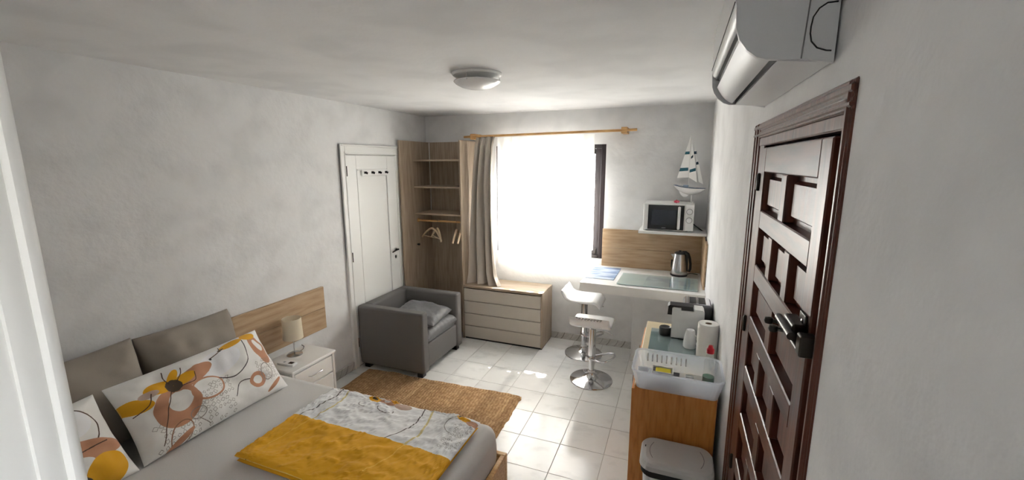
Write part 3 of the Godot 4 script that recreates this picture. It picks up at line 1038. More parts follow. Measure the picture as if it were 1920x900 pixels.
func make_wardrobe() -> void:
	var w := thing("open_wardrobe", "tall open taupe oak wardrobe with shelves, between white door and curtain", "wardrobe", V(0.032, 0, 0.004))
	var T := 2.192
	obj("side_panel", g().box(V(0, 0, 0), V(0.018, T, 0.595), 0.0015), M.laminate_y, w)
	obj("side_panel", g().box(V(0.602, 0, 0), V(0.620, T, 0.376), 0.0015), M.laminate_y, w)
	obj("back_panel", g().box(V(0.018, 0.0, 0), V(0.602, T, 0.008), 0.0), M.laminate_y, w)
	obj("bottom_panel", g().box(V(0.018, 0.06, 0.008), V(0.602, 0.078, 0.36), 0.0015), M.laminate_y, w)
	for y in [1.983, 1.690, 1.392]:
		obj("shelf", g().box(V(0.018, y - 0.009, 0.008), V(0.602, y + 0.009, 0.352), 0.0015), M.laminate_x, w)
	# slotted metal strip up the back corner
	obj("shelf_rail", g().box(V(0.018, 1.40, 0.010), V(0.026, T - 0.004, 0.022), 0.001), M.white_paint, w)
	var rod := obj("hanging_rail", g().tube([V(0.018, 1.312, 0.30), V(0.602, 1.312, 0.30)], 0.011, 12), M.pine, w)
	for x in [0.018, 0.594]:
		obj("rail_socket", g().tube([V(x, 1.312, 0.30), V(x + 0.008, 1.312, 0.30)], 0.022, 14), M.pine, rod)
	obj("door_stop", g().tube([V(0.018, 1.035, 0.33), V(0.045, 1.035, 0.33)], 0.009, 10, 0.012), M.rubber, w)
	# hangers
	var spots := [[0.235, 0.30, -0.42], [0.30, 0.30, -0.75], [0.545, 0.30, -1.22], [0.605, 0.30, -1.22]]
	var labels := ["wooden clothes hanger with bar, turned face on under the wardrobe rail", "wooden clothes hanger hanging just behind the face-on hanger",
		"pale wooden clothes hanger seen end on, in the right half of the rail", "pale wooden clothes hanger seen end on, against the wardrobe side by the curtain"]
	for k in 4:
		var h := thing("clothes_hanger" if k == 0 else "clothes_hanger_%03d" % k, labels[k], "hanger", V(spots[k][0], 1.305, spots[k][1] + 0.004), spots[k][2], "hangers on the wardrobe rail")
		var pts := []
		for i in 13:
			var a := lerpf(-PI * 0.75, PI * 0.62, i / 12.0)
			pts.append(V(sin(a) * 0.0165, 0.0035 + cos(a) * 0.0165, 0))
		pts.append(V(0, -0.03, 0))
		pts.append(V(0, -0.075, 0))
		obj("hook", g().tube(pts, 0.0018, 6), M.steel, h)
		var arms := g()
		for s in [-1, 1]:
			var q := []
			for i in 9:
				var t := i / 8.0
				q.append(V(s * 0.19 * t, -0.078 - 0.035 * t - 0.085 * t * t, 0.016 * t * t))
			arms.tube(q, 0.012, 10, 0.010)
		obj("shoulder", arms, M.hanger_wood, h)
		if k < 2:
			obj("trouser_bar", g().tube([V(-0.175, -0.178, 0.012), V(0.175, -0.178, 0.012)], 0.005, 8), M.hanger_wood, h)


func make_armchair() -> void:
	var a := thing("armchair", "boxy grey fabric armchair with sleeper base beside the white door", "armchair", V(0.035, 0, 0.62))
	var D := 0.72     # depth along x
	var W := 0.745    # width along z
	var nz := FastNoiseLite.new()
	nz.seed = 33
	nz.frequency = 2.0
	obj("armrest", g().rbox(V(0, 0.045, W - 0.10), V(D, 0.625, W), 0.022, 4), M.grey_cloth, a)
	obj("armrest", g().rbox(V(0, 0.045, 0), V(D, 0.625, 0.10), 0.022, 4), M.grey_cloth, a)
	obj("backrest", g().rbox(V(0.0, 0.045, 0.09), V(0.11, 0.624, W - 0.09), 0.022, 4), M.grey_cloth, a)
	obj("front_panel", g().rbox(V(0.60, 0.07, 0.102), V(D - 0.012, 0.30, W - 0.102), 0.012, 3), M.grey_cloth, a)
	obj("seat_base", g().box(V(0.11, 0.07, 0.102), V(0.60, 0.29, W - 0.102), 0.004), M.grey_cloth, a)
	var cr := func(u: float, v: float) -> float:
		return 0.004 * sin(u * 26.0 + 3.0 * nz.get_noise_2d(u * 2.0, v)) * smoothstep(0.72, 1.0, absf(v)) + nz.get_noise_2d(u * 0.6, v * 0.6) * 0.012
	var lay := Basis(V(0, 0, 1), V(1, 0, 0), V(0, 1, 0))
	obj("seat_cushion", g().cushion(W - 0.20, 0.62, 0.15, 9.0, 0.0, 60, 24, cr, Transform3D(lay, V(0.405, 0.355, W / 2))), M.grey_satin, a)
	for s in [[0.03, 0.02], [D - 0.09, 0.02], [0.03, W - 0.08], [D - 0.09, W - 0.08]]:
		obj("foot", g().box(V(s[0], 0, s[1]), V(s[0] + 0.06, 0.048, s[1] + 0.06), 0.004), M.black, a)
	var cr2 := func(u: float, v: float) -> float:
		return 0.004 * sin(u * 22.0 + 4.0 * nz.get_noise_2d(u * 2.0, v)) * smoothstep(0.7, 1.0, absf(v)) + nz.get_noise_2d(u * 0.35 + 7, v * 0.35) * 0.03
	var bs := Basis(V(0, 0, 1), -0.12) * Basis(V(0, 1, 0), 0.12) * lay
	var c := obj("throw_cushion", g().cushion(0.46, 0.46, 0.13, 3.2, 0.03, 44, 30, cr2, Transform3D(bs)), M.grey_satin, self, V(0.505, 0.485, 0.99))
	tag(c, "soft grey satin cushion lying on the seat of the grey armchair", "cushion")


func make_chest() -> void:
	var c := thing("chest_of_drawers", "low beige chest with four handleless drawers and oak top under the window", "chest of drawers", V(0.656, 0, 0.014))
	var W := 0.914
	var D := 0.364
	obj("carcass", g().box(V(0, 0.015, 0), V(0.018, 0.598, D - 0.018), 0.0015).box(V(W - 0.018, 0.015, 0), V(W, 0.598, D), 0.0015).box(V(0.018, 0.015, 0), V(W - 0.018, 0.598, 0.01), 0.0).box(V(0.018, 0.015, 0.01), V(W - 0.018, 0.033, D - 0.02), 0.0), M.laminate_y, c)
	obj("plinth", g().box(V(0.006, 0, 0.02), V(W - 0.006, 0.015, D - 0.012), 0.0), M.black, c)
	obj("top", g().box(V(0, 0.598, 0), V(W, 0.622, D + 0.002), 0.0025), M.laminate_x, c)
	for k in 4:
		var y := 0.02 + k * 0.143
		var dr := g()
		dr.box(V(0.002, y, D - 0.018), V(W - 0.020, y + 0.138, D), 0.002)
		# finger lip along the upper edge
		dr.box(V(0.002, y + 0.125, D - 0.016), V(W - 0.020, y + 0.138, D + 0.004), 0.002)
		obj("drawer", dr, M.chest_front, c)


func make_counter() -> void:
	var c := thing("breakfast_counter", "white wall-mounted breakfast counter with two mats and a kettle on it", "counter", V(2.03, 0.886, 0.004))
	var poly := [Vector2(0.006, 0), Vector2(WR - 2.032, 0), Vector2(WR - 2.032, 0.772), Vector2(0.0, 0.724)]
	var down := Transform3D(Basis(V(1, 0, 0), V(0, 0, 1), V(0, 1, 0)), Vector3.ZERO)
	obj("worktop", g().prism(poly, -0.08, 0.0, down), M.white_lam, c)
	var sb := thing("splashback", "oak splashback boards on the corner walls above the white counter", "splashback", V(2.03, 0.886, 0.004))
	for k in 2:
		obj("board", g().box(V(0.075, 0.001 + k * 0.197, -0.003), V(WR - 2.032, 0.001 + k * 0.197 + 0.1955, 0.015), 0.0015), M.oak_x, sb)
	obj("side_board", g().box(V(WR - 2.032 - 0.016, 0.001, 0.016), V(WR - 2.032, 0.394, 0.60), 0.0015), M.oak_z, sb)
	obj("bracket", g().box(V(0.34, -0.16, 0.0), V(0.37, -0.08, 0.03), 0.002).box(V(0.34, -0.09, 0.0), V(0.37, -0.08, 0.16), 0.002), M.steel, c)

	# place mat with blue brush strokes and the glass chopping board
	var sea := mat(Color.WHITE, 0.3)
	sea.albedo_texture = noise_tex(0.01, 4, 256, 71, ramp([rgb(120, 146, 186), rgb(160, 182, 210), rgb(206, 216, 228), rgb(186, 200, 220)], [0.2, 0.42, 0.6, 0.85]))
	sea.uv1_triplanar = true
	sea.uv1_scale = V(1.2, 1, 6)
	var m1 := thing("place_mat", "thin place mat with pale blue watercolour print at the counter's free end", "place mat", V(2.043, 0.887, 0.085))
	obj("mat_sheet", g().prism([Vector2(0.012, 0), Vector2(0.275, 0), Vector2(0.265, 0.475), Vector2(0.0, 0.475)], 0.0, 0.003, down), sea, m1)
	var gm := thing("glass_board", "large glass chopping board with grey-blue print on the white counter", "chopping board", V(2.365, 0.887, 0.285))
	for p in [[0.03, 0.03], [0.60, 0.03], [0.02, 0.36], [0.60, 0.36]]:
		obj("foot", g().box(V(p[0], 0, p[1]), V(p[0] + 0.02, 0.004, p[1] + 0.02), 0.001), M.rubber, gm)
	obj("printed_field", g().prism([Vector2(0.0, 0), Vector2(0.665, 0), Vector2(0.650, 0.40), Vector2(-0.012, 0.40)], 0.004, 0.006, down), mat(rgb(190, 208, 206), 0.3), gm)
	var pr := mat(Color.WHITE, 0.3)
	pr.albedo_texture = noise_tex(0.012, 4, 256, 72, ramp([rgb(130, 148, 164), rgb(158, 176, 186), rgb(180, 198, 202)], [0.25, 0.5, 0.8]))
	pr.uv1_triplanar = true
	pr.uv1_scale = V(2, 2, 2)
	obj("print", g().prism([Vector2(0.23, 0.05), Vector2(0.635, 0.05), Vector2(0.625, 0.36), Vector2(0.21, 0.36)], 0.0055, 0.0066, down), pr, gm)
	obj("glass_plate", g().prism([Vector2(-0.002, -0.002), Vector2(0.667, -0.002), Vector2(0.652, 0.402), Vector2(-0.014, 0.402)], 0.007, 0.012, down), glass(rgb(200, 226, 222), 0.10), gm)

	# kettle
	var k := thing("kettle", "brushed steel electric kettle with black handle and lid on the counter", "kettle", V(2.865, 0.887, 0.16))
	obj("power_base", g().lathe([Vector2(0, 0), Vector2(0.076, 0), Vector2(0.078, 0.004), Vector2(0.076, 0.016), Vector2(0, 0.018)], 28), M.black, k)
	obj("jug", g().lathe([Vector2(0, 0.019), Vector2(0.072, 0.019), Vector2(0.074, 0.024), Vector2(0.073, 0.06), Vector2(0.067, 0.12), Vector2(0.057, 0.185), Vector2(0.052, 0.205), Vector2(0.050, 0.212)], 32), M.steel, k)
	obj("lid", g().lathe([Vector2(0.051, 0.211), Vector2(0.050, 0.220), Vector2(0.035, 0.230), Vector2(0.012, 0.234), Vector2(0.012, 0.242), Vector2(0, 0.244)], 28), M.black, k)
	obj("spout", g().prism([Vector2(-0.082, 0.205), Vector2(-0.048, 0.212), Vector2(-0.048, 0.165), Vector2(-0.060, 0.17)], -0.014, 0.014), M.steel, k)
	obj("handle", g().tube([V(0.02, 0.228, 0), V(0.05, 0.230, 0), V(0.072, 0.215, 0), V(0.088, 0.175, 0), V(0.098, 0.12, 0), V(0.098, 0.07, 0), V(0.088, 0.045, 0)], 0.012, 10), M.black, k)
	obj("handle_back", g().prism([Vector2(0.052, 0.215), Vector2(0.074, 0.212), Vector2(0.078, 0.05), Vector2(0.068, 0.045)], -0.014, 0.014), M.black, k)
	obj("water_gauge", g().rbox(V(-0.076, 0.07, -0.008), V(-0.062, 0.15, 0.008), 0.005, 2), M.black_gloss, k)
	obj("cord", g().tube([V(0.07, 0.012, -0.02), V(0.10, 0.02, -0.03), V(0.13, 0.016, -0.05), V(0.17, 0.006, -0.06)], 0.0035, 6), M.rubber, k)

	# white wall shelf and what stands on it
	var s := thing("wall_shelf", "white wall shelf in the corner carrying the microwave", "shelf", V(2.49, 1.308, 0.004))
	obj("board", g().box(V(0, 0, 0), V(WR - 2.492, 0.025, 0.372), 0.002), M.white_lam, s)
	for x in [0.12, 0.46]:
		obj("bracket", g().box(V(x, -0.004, 0.0), V(x + 0.02, 0, 0.22), 0.001), M.white_paint, s)
	var mw := thing("microwave", "white microwave oven with black glass door and two dials on the shelf", "microwave", V(2.525, 1.334, 0.02))
	var MW := 0.432
	var MH := 0.252
	var MD := 0.31
	obj("casing", g().rbox(V(0, 0.008, 0), V(MW, MH, MD), 0.006, 2), M.white_plastic, mw)
	for p in [[0.03, 0.04], [0.38, 0.04], [0.03, 0.27], [0.38, 0.27]]:
		obj("foot", g().lathe([Vector2(0, 0), Vector2(0.01, 0), Vector2(0.012, 0.009), Vector2(0, 0.009)], 10, V(p[0], 0, p[1])), M.rubber, mw)
	var door := obj("oven_door", g().rbox(V(0.002, 0.012, MD), V(0.356, MH - 0.004, MD + 0.016), 0.004, 2), M.white_plastic, mw)
	obj("door_glass", g().box(V(0.042, 0.016, MD + 0.014), V(0.350, MH - 0.012, MD + 0.018), 0.001), M.black_gloss, door)
	obj("viewing_window", g().box(V(0.075, 0.055, MD + 0.0175), V(0.285, MH - 0.055, MD + 0.0188), 0.0005), mat(rgb(34, 38, 44), 0.15), door)
	obj("door_handle", g().rbox(V(0.296, 0.022, MD + 0.018), V(0.320, MH - 0.022, MD + 0.040), 0.010, 3), M.white_gloss, door)
	obj("logo_mark", g().box(V(0.165, 0.030, MD + 0.018), V(0.20, 0.034, MD + 0.0188), 0.0), M.steel, door)
	obj("control_panel", g().rbox(V(0.360, 0.012, MD), V(MW, MH - 0.004, MD + 0.014), 0.004, 2), M.white_plastic, mw)
	for y in [0.185, 0.108]:
		var fz := Transform3D(Basis(V(1, 0, 0), PI / 2), V(0.394, y, MD + 0.014))
		obj("dial_ring", g().lathe([Vector2(0.0, 0), Vector2(0.027, 0), Vector2(0.027, 0.0016), Vector2(0, 0.0016)], 24, Vector3.ZERO, fz), mat(rgb(128, 126, 124), 0.5), mw)
		obj("dial", g().lathe([Vector2(0.0, 0.001), Vector2(0.0245, 0.001), Vector2(0.022, 0.016), Vector2(0.019, 0.018), Vector2(0, 0.018)], 24, Vector3.ZERO, fz), M.white_gloss, mw)
	obj("mains_cable", g().tube([V(0.43, 0.05, 0.05), V(0.46, 0.03, 0.10), V(0.52, -0.005, 0.16), V(0.540, -0.03, 0.36), V(0.548, -0.09, 0.48), V(0.551, -0.18, 0.565), V(0.551, -0.30, 0.585), V(0.551, -0.42, 0.588)], 0.005, 7), M.rubber, mw)
	# pink blossom on the microwave
	var fl := thing("pink_blossom", "small pink artificial blossom on top of the microwave", "flower", V(2.805, 1.5865, 0.28))
	for k2 in 6:
		var a := k2 * TAU / 6
		obj("petal", g().lathe([Vector2(0, -0.012), Vector2(0.009, -0.006), Vector2(0.011, 0.002), Vector2(0.005, 0.009), Vector2(0, 0.01)], 10, Vector3.ZERO, Transform3D(Basis(V(0, 1, 0), a) * Basis(V(0, 0, 1), 0.7), V(cos(a) * 0.014, 0.016, -sin(a) * 0.014))), mat([rgb(214, 60, 92), rgb(230, 120, 140)][k2 % 2], 0.7), fl)
	obj("heart", g().lathe([Vector2(0, 0.0), Vector2(0.009, 0.006), Vector2(0.009, 0.028), Vector2(0, 0.034)], 10), mat(rgb(190, 40, 66), 0.7), fl)


func make_cabinet() -> void:
	var X0 := 2.672
	var X1 := 3.052
	var c := thing("kitchen_cabinet", "narrow beech kitchen cabinet with cream top beside the dark wooden door", "cabinet", V(X0, 0, 1.425))
	var D := 0.935
	obj("body", g().box(V(0.004, 0.0, 0.02), V(X1 - X0, 0.822, D - 0.018), 0.001), M.cream, c)
	obj("end_panel", g().box(V(0.0, 0, D - 0.018), V(X1 - X0, 0.85, D), 0.0015), M.beech, c)
	obj("worktop", g().box(V(-0.004, 0.822, -0.01), V(X1 - X0 + 0.004, 0.85, D - 0.0185), 0.003), M.cream, c)
	for k in 2:
		var dz := 0.03 + k * 0.45
		var dd := obj("cabinet_door", g().box(V(-0.016, 0.09, dz), V(0.002, 0.815, dz + 0.43), 0.002), M.beech, c)
		obj("handle", g().tube([V(-0.016, 0.70, dz + 0.06), V(-0.04, 0.70, dz + 0.06), V(-0.04, 0.60, dz + 0.06), V(-0.016, 0.60, dz + 0.06)], 0.005, 8), M.steel, dd)
	# glass saver on the worktop
	var gp := thing("glass_worktop_saver", "sea-green glass worktop saver under the coffee machine", "glass board", V(2.705, 0.8505, 1.55))
	obj("backing", g().box(V(0, 0, 0), V(0.335, 0.002, 0.47), 0.0), mat(rgb(138, 156, 158), 0.25), gp)
	obj("glass_plate", g().box(V(-0.001, 0.0022, -0.001), V(0.336, 0.0062, 0.471), 0.0008), glass(rgb(196, 222, 220), 0.10), gp)

	# coffee machine: flat white body, black head, spout and drip tray pointing to the aisle
	var cm := thing("coffee_machine", "white pod coffee machine with black head and drip tray", "coffee machine", V(2.827, 0.857, 1.59))
	var prof := [Vector2(0, 0.0), Vector2(0.183, 0.0), Vector2(0.190, 0.01), Vector2(0.186, 0.185), Vector2(0.176, 0.200), Vector2(0.126, 0.200), Vector2(0.126, 0.184), Vector2(0.052, 0.184), Vector2(0.052, 0.200), Vector2(0.006, 0.200), Vector2(0.0, 0.192)]
	obj("body", g().prism(prof, 0.0, 0.10), M.white_plastic, cm)
	obj("head", g().prism([Vector2(-0.028, 0.202), Vector2(-0.016, 0.212), Vector2(0.12, 0.212), Vector2(0.124, 0.186), Vector2(0.054, 0.186), Vector2(0.048, 0.201), Vector2(-0.01, 0.196)], 0.012, 0.088), M.black, cm)
	obj("spout", g().prism([Vector2(-0.024, 0.201), Vector2(-0.001, 0.198), Vector2(-0.001, 0.142), Vector2(-0.028, 0.142)], 0.03, 0.07), M.black, cm)
	obj("drip_tray", g().lathe([Vector2(0, 0), Vector2(0.036, 0), Vector2(0.038, 0.006), Vector2(0.037, 0.046), Vector2(0.034, 0.050), Vector2(0.030, 0.046), Vector2(0, 0.044)], 24, V(-0.036, 0.0, 0.05)), M.black, cm)
	obj("base_seam", g().box(V(0.003, -0.0, 0.003), V(0.186, 0.004, 0.1015), 0.0), M.black, cm)

	# toaster behind it
	var t := thing("toaster", "steel and dark grey two-slot toaster behind the coffee machine", "toaster", V(2.893, 0.851, 1.36))
	obj("casing", g().rbox(V(0, 0.012, 0), V(0.172, 0.196, 0.20), 0.022, 4), mat(rgb(92, 92, 96), 0.3, 0.4), t)
	obj("top_plate", g().box(V(0.012, 0.191, 0.02), V(0.160, 0.198, 0.18), 0.002), M.chrome, t)
	for x in [0.036, 0.092]:
		obj("slot", g().box(V(x, 0.1965, 0.032), V(x + 0.040, 0.1995, 0.168), 0.0), M.black, t)
		obj("slot_guard", g().box(V(x - 0.004, 0.197, 0.028), V(x - 0.0, 0.204, 0.172), 0.001).box(V(x + 0.04, 0.197, 0.028), V(x + 0.044, 0.204, 0.172), 0.001), M.chrome, t)
	obj("lever", g().box(V(0.07, 0.11, 0.20), V(0.10, 0.122, 0.212), 0.003), M.black, t)
	obj("base", g().box(V(0.01, 0, 0.01), V(0.155, 0.016, 0.18), 0.003), M.black, t)

	# white milk jug, its mate, paper roll
	for k in 2:
		var j := thing("ceramic_jug" if k == 0 else "ceramic_jug_001", ["small white ceramic jug standing in front of the coffee machine", "white ceramic jug half hidden behind the kitchen roll"][k], "jug", [V(2.936, 0.857, 1.80), V(3.02, 0.857, 1.815)][k], [-0.6, 0.4][k])
		obj("body", g().lathe([Vector2(0, 0), Vector2(0.034, 0), Vector2(0.038, 0.006), Vector2(0.037, 0.03), Vector2(0.031, 0.075), Vector2(0.024, 0.104), Vector2(0.022, 0.110), Vector2(0.019, 0.110), Vector2(0.012, 0.104), Vector2(0.010, 0.09)], 26), M.white_gloss, j)
		obj("inside", g().lathe([Vector2(0, 0.092), Vector2(0.0115, 0.092)], 16), M.black, j)
		obj("handle", g().tube([V(0.026, 0.085, 0), V(0.046, 0.08, 0), V(0.052, 0.055, 0), V(0.044, 0.03, 0), V(0.034, 0.025, 0)], 0.005, 8), M.white_gloss, j)
	var r := thing("kitchen_roll", "white roll of kitchen paper standing by the wall", "paper roll", V(3.019, 0.851, 1.945))
	obj("paper", g().lathe([Vector2(0.018, 0.001), Vector2(0.052, 0.001), Vector2(0.0535, 0.004), Vector2(0.0535, 0.218), Vector2(0.051, 0.222), Vector2(0.018, 0.221), Vector2(0.018, 0.001)], 40), mat(rgb(240, 238, 232), 0.95), r)
	obj("core", g().lathe([Vector2(0.0178, 0.0), Vector2(0.0178, 0.219), Vector2(0.016, 0.219), Vector2(0.016, 0.0)], 24), mat(rgb(150, 120, 90), 0.9), r)

	# dish rack: ribbed translucent tray
	var d := thing("dish_rack", "translucent white plastic dish rack tray on the cabinet's end", "dish rack", V(2.865, 0.851, 2.275))
	var pl := mat(Color(0.97, 0.98, 1.0, 0.42), 0.35)
	pl.transparency = BaseMaterial3D.TRANSPARENCY_ALPHA
	pl.backlight_enabled = true
	pl.backlight = Color(0.9, 0.93, 0.97)
	var hw := 0.205
	var hd := 0.135
	var tray := g()
	var ring := func(fx: float, fz: float, y: float, r2: float) -> Array:
		var q := []
		for e in [[1, 1, 0.0], [-1, 1, PI / 2], [-1, -1, PI], [1, -1, PI * 1.5]]:
			for i in 5:
				var an: float = e[2] + i * PI / 8
				q.append(V(e[0] * (fx - r2) + cos(an) * r2, y, e[1] * (fz - r2) + sin(an) * r2))
		return q
	var rings := [ring.call(0.130, 0.06, 0.012, 0.03), ring.call(hw - 0.028, hd - 0.030, 0.010, 0.03), ring.call(hw - 0.006, hd - 0.006, 0.098, 0.035), ring.call(hw + 0.004, hd + 0.003, 0.104, 0.04), ring.call(hw + 0.008, hd + 0.006, 0.098, 0.042),
		ring.call(hw + 0.001, hd, 0.082, 0.038), ring.call(hw - 0.018, hd - 0.020, 0.0, 0.03), ring.call(0.130, 0.06, 0.0, 0.03)]
	for k in rings.size() - 1:
		var A: Array = rings[k]
		var B: Array = rings[k + 1]
		for i in A.size():
			var i2 := (i + 1) % A.size()
			var out := V(0, 1, 0) if k == 0 or k == 2 else (V(0, -1, 0) if k == 6 else ((A[i] as Vector3) * V(1, 0, 1)) * (-1.0 if k == 1 else 1.0))
			tray.fquad(A[i], A[i2], B[i2], B[i], out)
	var R0: Array = rings[0]
	for i in range(1, R0.size() - 1):
		tray.flat(R0[0], R0[i], R0[i + 1], V(0, 1, 0))
		tray.flat(R0[0] - V(0, 0.012, 0), R0[i] - V(0, 0.012, 0), R0[i + 1] - V(0, 0.012, 0), V(0, -1, 0))
	obj("tray", tray, pl, d)
	for k in 9:
		obj("side_rib", g().box(V(-0.150 + k * 0.024, 0.045, -hd + 0.016), V(-0.143 + k * 0.024, 0.088, -hd + 0.024), 0.002), M.white_plastic, d)
	for k in 7:
		obj("plate_peg", g().box(V(0.045, 0.012, -0.075 + k * 0.023), V(0.085, 0.026, -0.067 + k * 0.023), 0.003), M.white_plastic, d)
	obj("divider", g().box(V(-0.185, 0.012, 0.025), V(-0.02, 0.075, 0.03), 0.001).box(V(-0.135, 0.012, 0.03), V(-0.13, 0.072, 0.085), 0.001), pl, d)
	for k in 4:
		obj("end_rib", g().box(V(-0.06 + k * 0.028, 0.05, hd - 0.026), V(-0.052 + k * 0.028, 0.088, hd - 0.018), 0.002), M.white_plastic, d)
	# things in the rack
	var ch := thing("sponge_caddy", "small white plastic sponge caddy inside the dish rack", "caddy", V(2.80, 0.866, 2.318))
	obj("wall", g().box(V(-0.05, 0, -0.035), V(0.05, 0.07, -0.031), 0.001).box(V(-0.05, 0, 0.031), V(0.05, 0.07, 0.035), 0.001).box(V(-0.05, 0, -0.031), V(-0.046, 0.07, 0.031), 0.001).box(V(0.046, 0, -0.031), V(0.05, 0.07, 0.031), 0.001), M.white_plastic, ch)
	obj("floor_plate", g().box(V(-0.046, 0, -0.031), V(0.046, 0.003, 0.031), 0.0), M.white_plastic, ch)
	var sp := thing("sponge", "yellow kitchen sponge in the white caddy", "sponge", V(2.802, 0.870, 2.318))
	obj("foam", g().rbox(V(-0.036, 0, -0.024), V(0.036, 0.052, 0.024), 0.005, 2), mat(rgb(226, 206, 40), 0.95), sp)
	obj("scourer", g().rbox(V(-0.036, 0.0525, -0.024), V(0.036, 0.062, 0.024), 0.003, 2), mat(rgb(214, 196, 48), 0.95), sp)
	for k in 3:
		var u := thing("utensil" if k == 0 else "utensil_%03d" % k, ["dark grey kitchen utensil lying against the dish rack's ribbed side", "dark grey kitchen utensil between two others in the dish rack", "dark grey kitchen utensil in the dish rack, next to the sponge caddy"][k], "utensil", V(2.775, 0.872 + k * 0.012, 2.225 + k * 0.018), -0.08 + k * 0.05, "dark utensils in the dish rack")
		obj("handle", g().rbox(V(-0.09, -0.004, -0.007), V(0.02, 0.006, 0.007), 0.004, 2), M.black, u)
		obj("blade", g().box(V(0.02, -0.001, -0.008), V(0.105, 0.002, 0.008), 0.001), mat(rgb(70, 70, 76), 0.35, 0.6), u)
	var bo := thing("washing_up_bottle", "clear bottle of green washing-up liquid with red cap in the rack", "bottle", V(3.010, 0.864, 2.285))
	obj("bottle_shell", g().lathe([Vector2(0, 0), Vector2(0.026, 0), Vector2(0.029, 0.006), Vector2(0.028, 0.06), Vector2(0.024, 0.10), Vector2(0.026, 0.13), Vector2(0.016, 0.168), Vector2(0.010, 0.182), Vector2(0.010, 0.19)], 24), glass(rgb(226, 236, 232), 0.12), bo)
	obj("green_liquid", g().lathe([Vector2(0, 0.003), Vector2(0.025, 0.003), Vector2(0.0275, 0.008), Vector2(0.0265, 0.058), Vector2(0, 0.058)], 24), mat(rgb(24, 84, 60), 0.15), bo)
	obj("cap", g().lathe([Vector2(0.0105, 0.178), Vector2(0.018, 0.180), Vector2(0.018, 0.200), Vector2(0.012, 0.206), Vector2(0.009, 0.218), Vector2(0, 0.220)], 20), mat(rgb(206, 24, 44), 0.35), bo)


func make_curtains() -> void:
	var r := thing("curtain_rod", "thin pine curtain rod with square brackets above the window", "curtain rod", V(0, 0, 0.15))
	obj("pole", g().tube([V(0.585, 2.234, 0), V(2.415, 2.259, 0)], 0.0125, 12), M.pine, r)
	for x in [0.70, 2.30]:
		obj("bracket", g().box(V(x - 0.028, 2.232 + (x - 0.585) * 0.0137 - 0.028, -0.146), V(x + 0.028, 2.232 + (x - 0.585) * 0.0137 + 0.030, 0.028), 0.003), M.pine, r)
	# heavy curtain drawn to the side; it spreads and puddles on the chest
	var top_y := 2.232
	var c := func(u: float, v: float) -> Vector3:
		var spread := lerpf(0.215, 0.345, pow(v, 2.2))
		var x0 := lerpf(0.742, 0.672, v)
		var fold := u * TAU * 3.2 + 0.8 + 0.35 * sin(u * 7.0) + 0.25 * sin(v * 3.0 + u * 4.0)
		var amp := lerpf(0.022, 0.052, smoothstep(0.02, 0.3, v))
		var z := 0.185 + amp * sin(fold) + 0.008 * sin(fold * 2.3 + v * 5.0) + 0.045 * v
		var x := x0 + spread * u + lerpf(0.006, 0.030, v) * sin(fold * 2.0 + 1.2) * 0.6
		if v < 0.06:
			z = lerpf(0.152 + 0.016 * sin(u * TAU * 9.0), z, v / 0.06)
		if v > 0.93:
			z += (v - 0.93) * 0.55 * (0.6 + 0.4 * sin(fold))
			x += (v - 0.93) * 0.8 * u
		return V(x, lerpf(top_y, 0.628, v), z)
	var cu := obj("grey_curtain", g().sheet(110, 60, c), M.curtain)
	tag(cu, "heavy grey-beige curtain gathered at the wardrobe side of the window", "curtain")
	var s := func(u: float, v: float) -> Vector3:
		var x := lerpf(0.978, 2.018, u)
		var hem := 0.850 + 0.030 * sin(u * 31.0) * sin(u * 5.0 + 0.6) + 0.03 * u
		var y := lerpf(2.224 + 0.0137 * (x - 0.585) - 0.012, hem, v)
		var amp := lerpf(0.007, 0.020, v)
		return V(x + 0.006 * sin(u * 60.0), y, 0.140 + amp * sin(u * 62.0 + 0.7 * sin(v * 3.0 + u * 6.0)) + 0.01 * sin(u * 17.0) * v)
	var sh := obj("sheer_curtain", g().sheet(190, 40, s), M.sheer)
	tag(sh, "thin white sheer curtain across the bright window", "curtain")


func step_(e: float, x: float) -> float:
	return 1.0 if x > e else 0.0


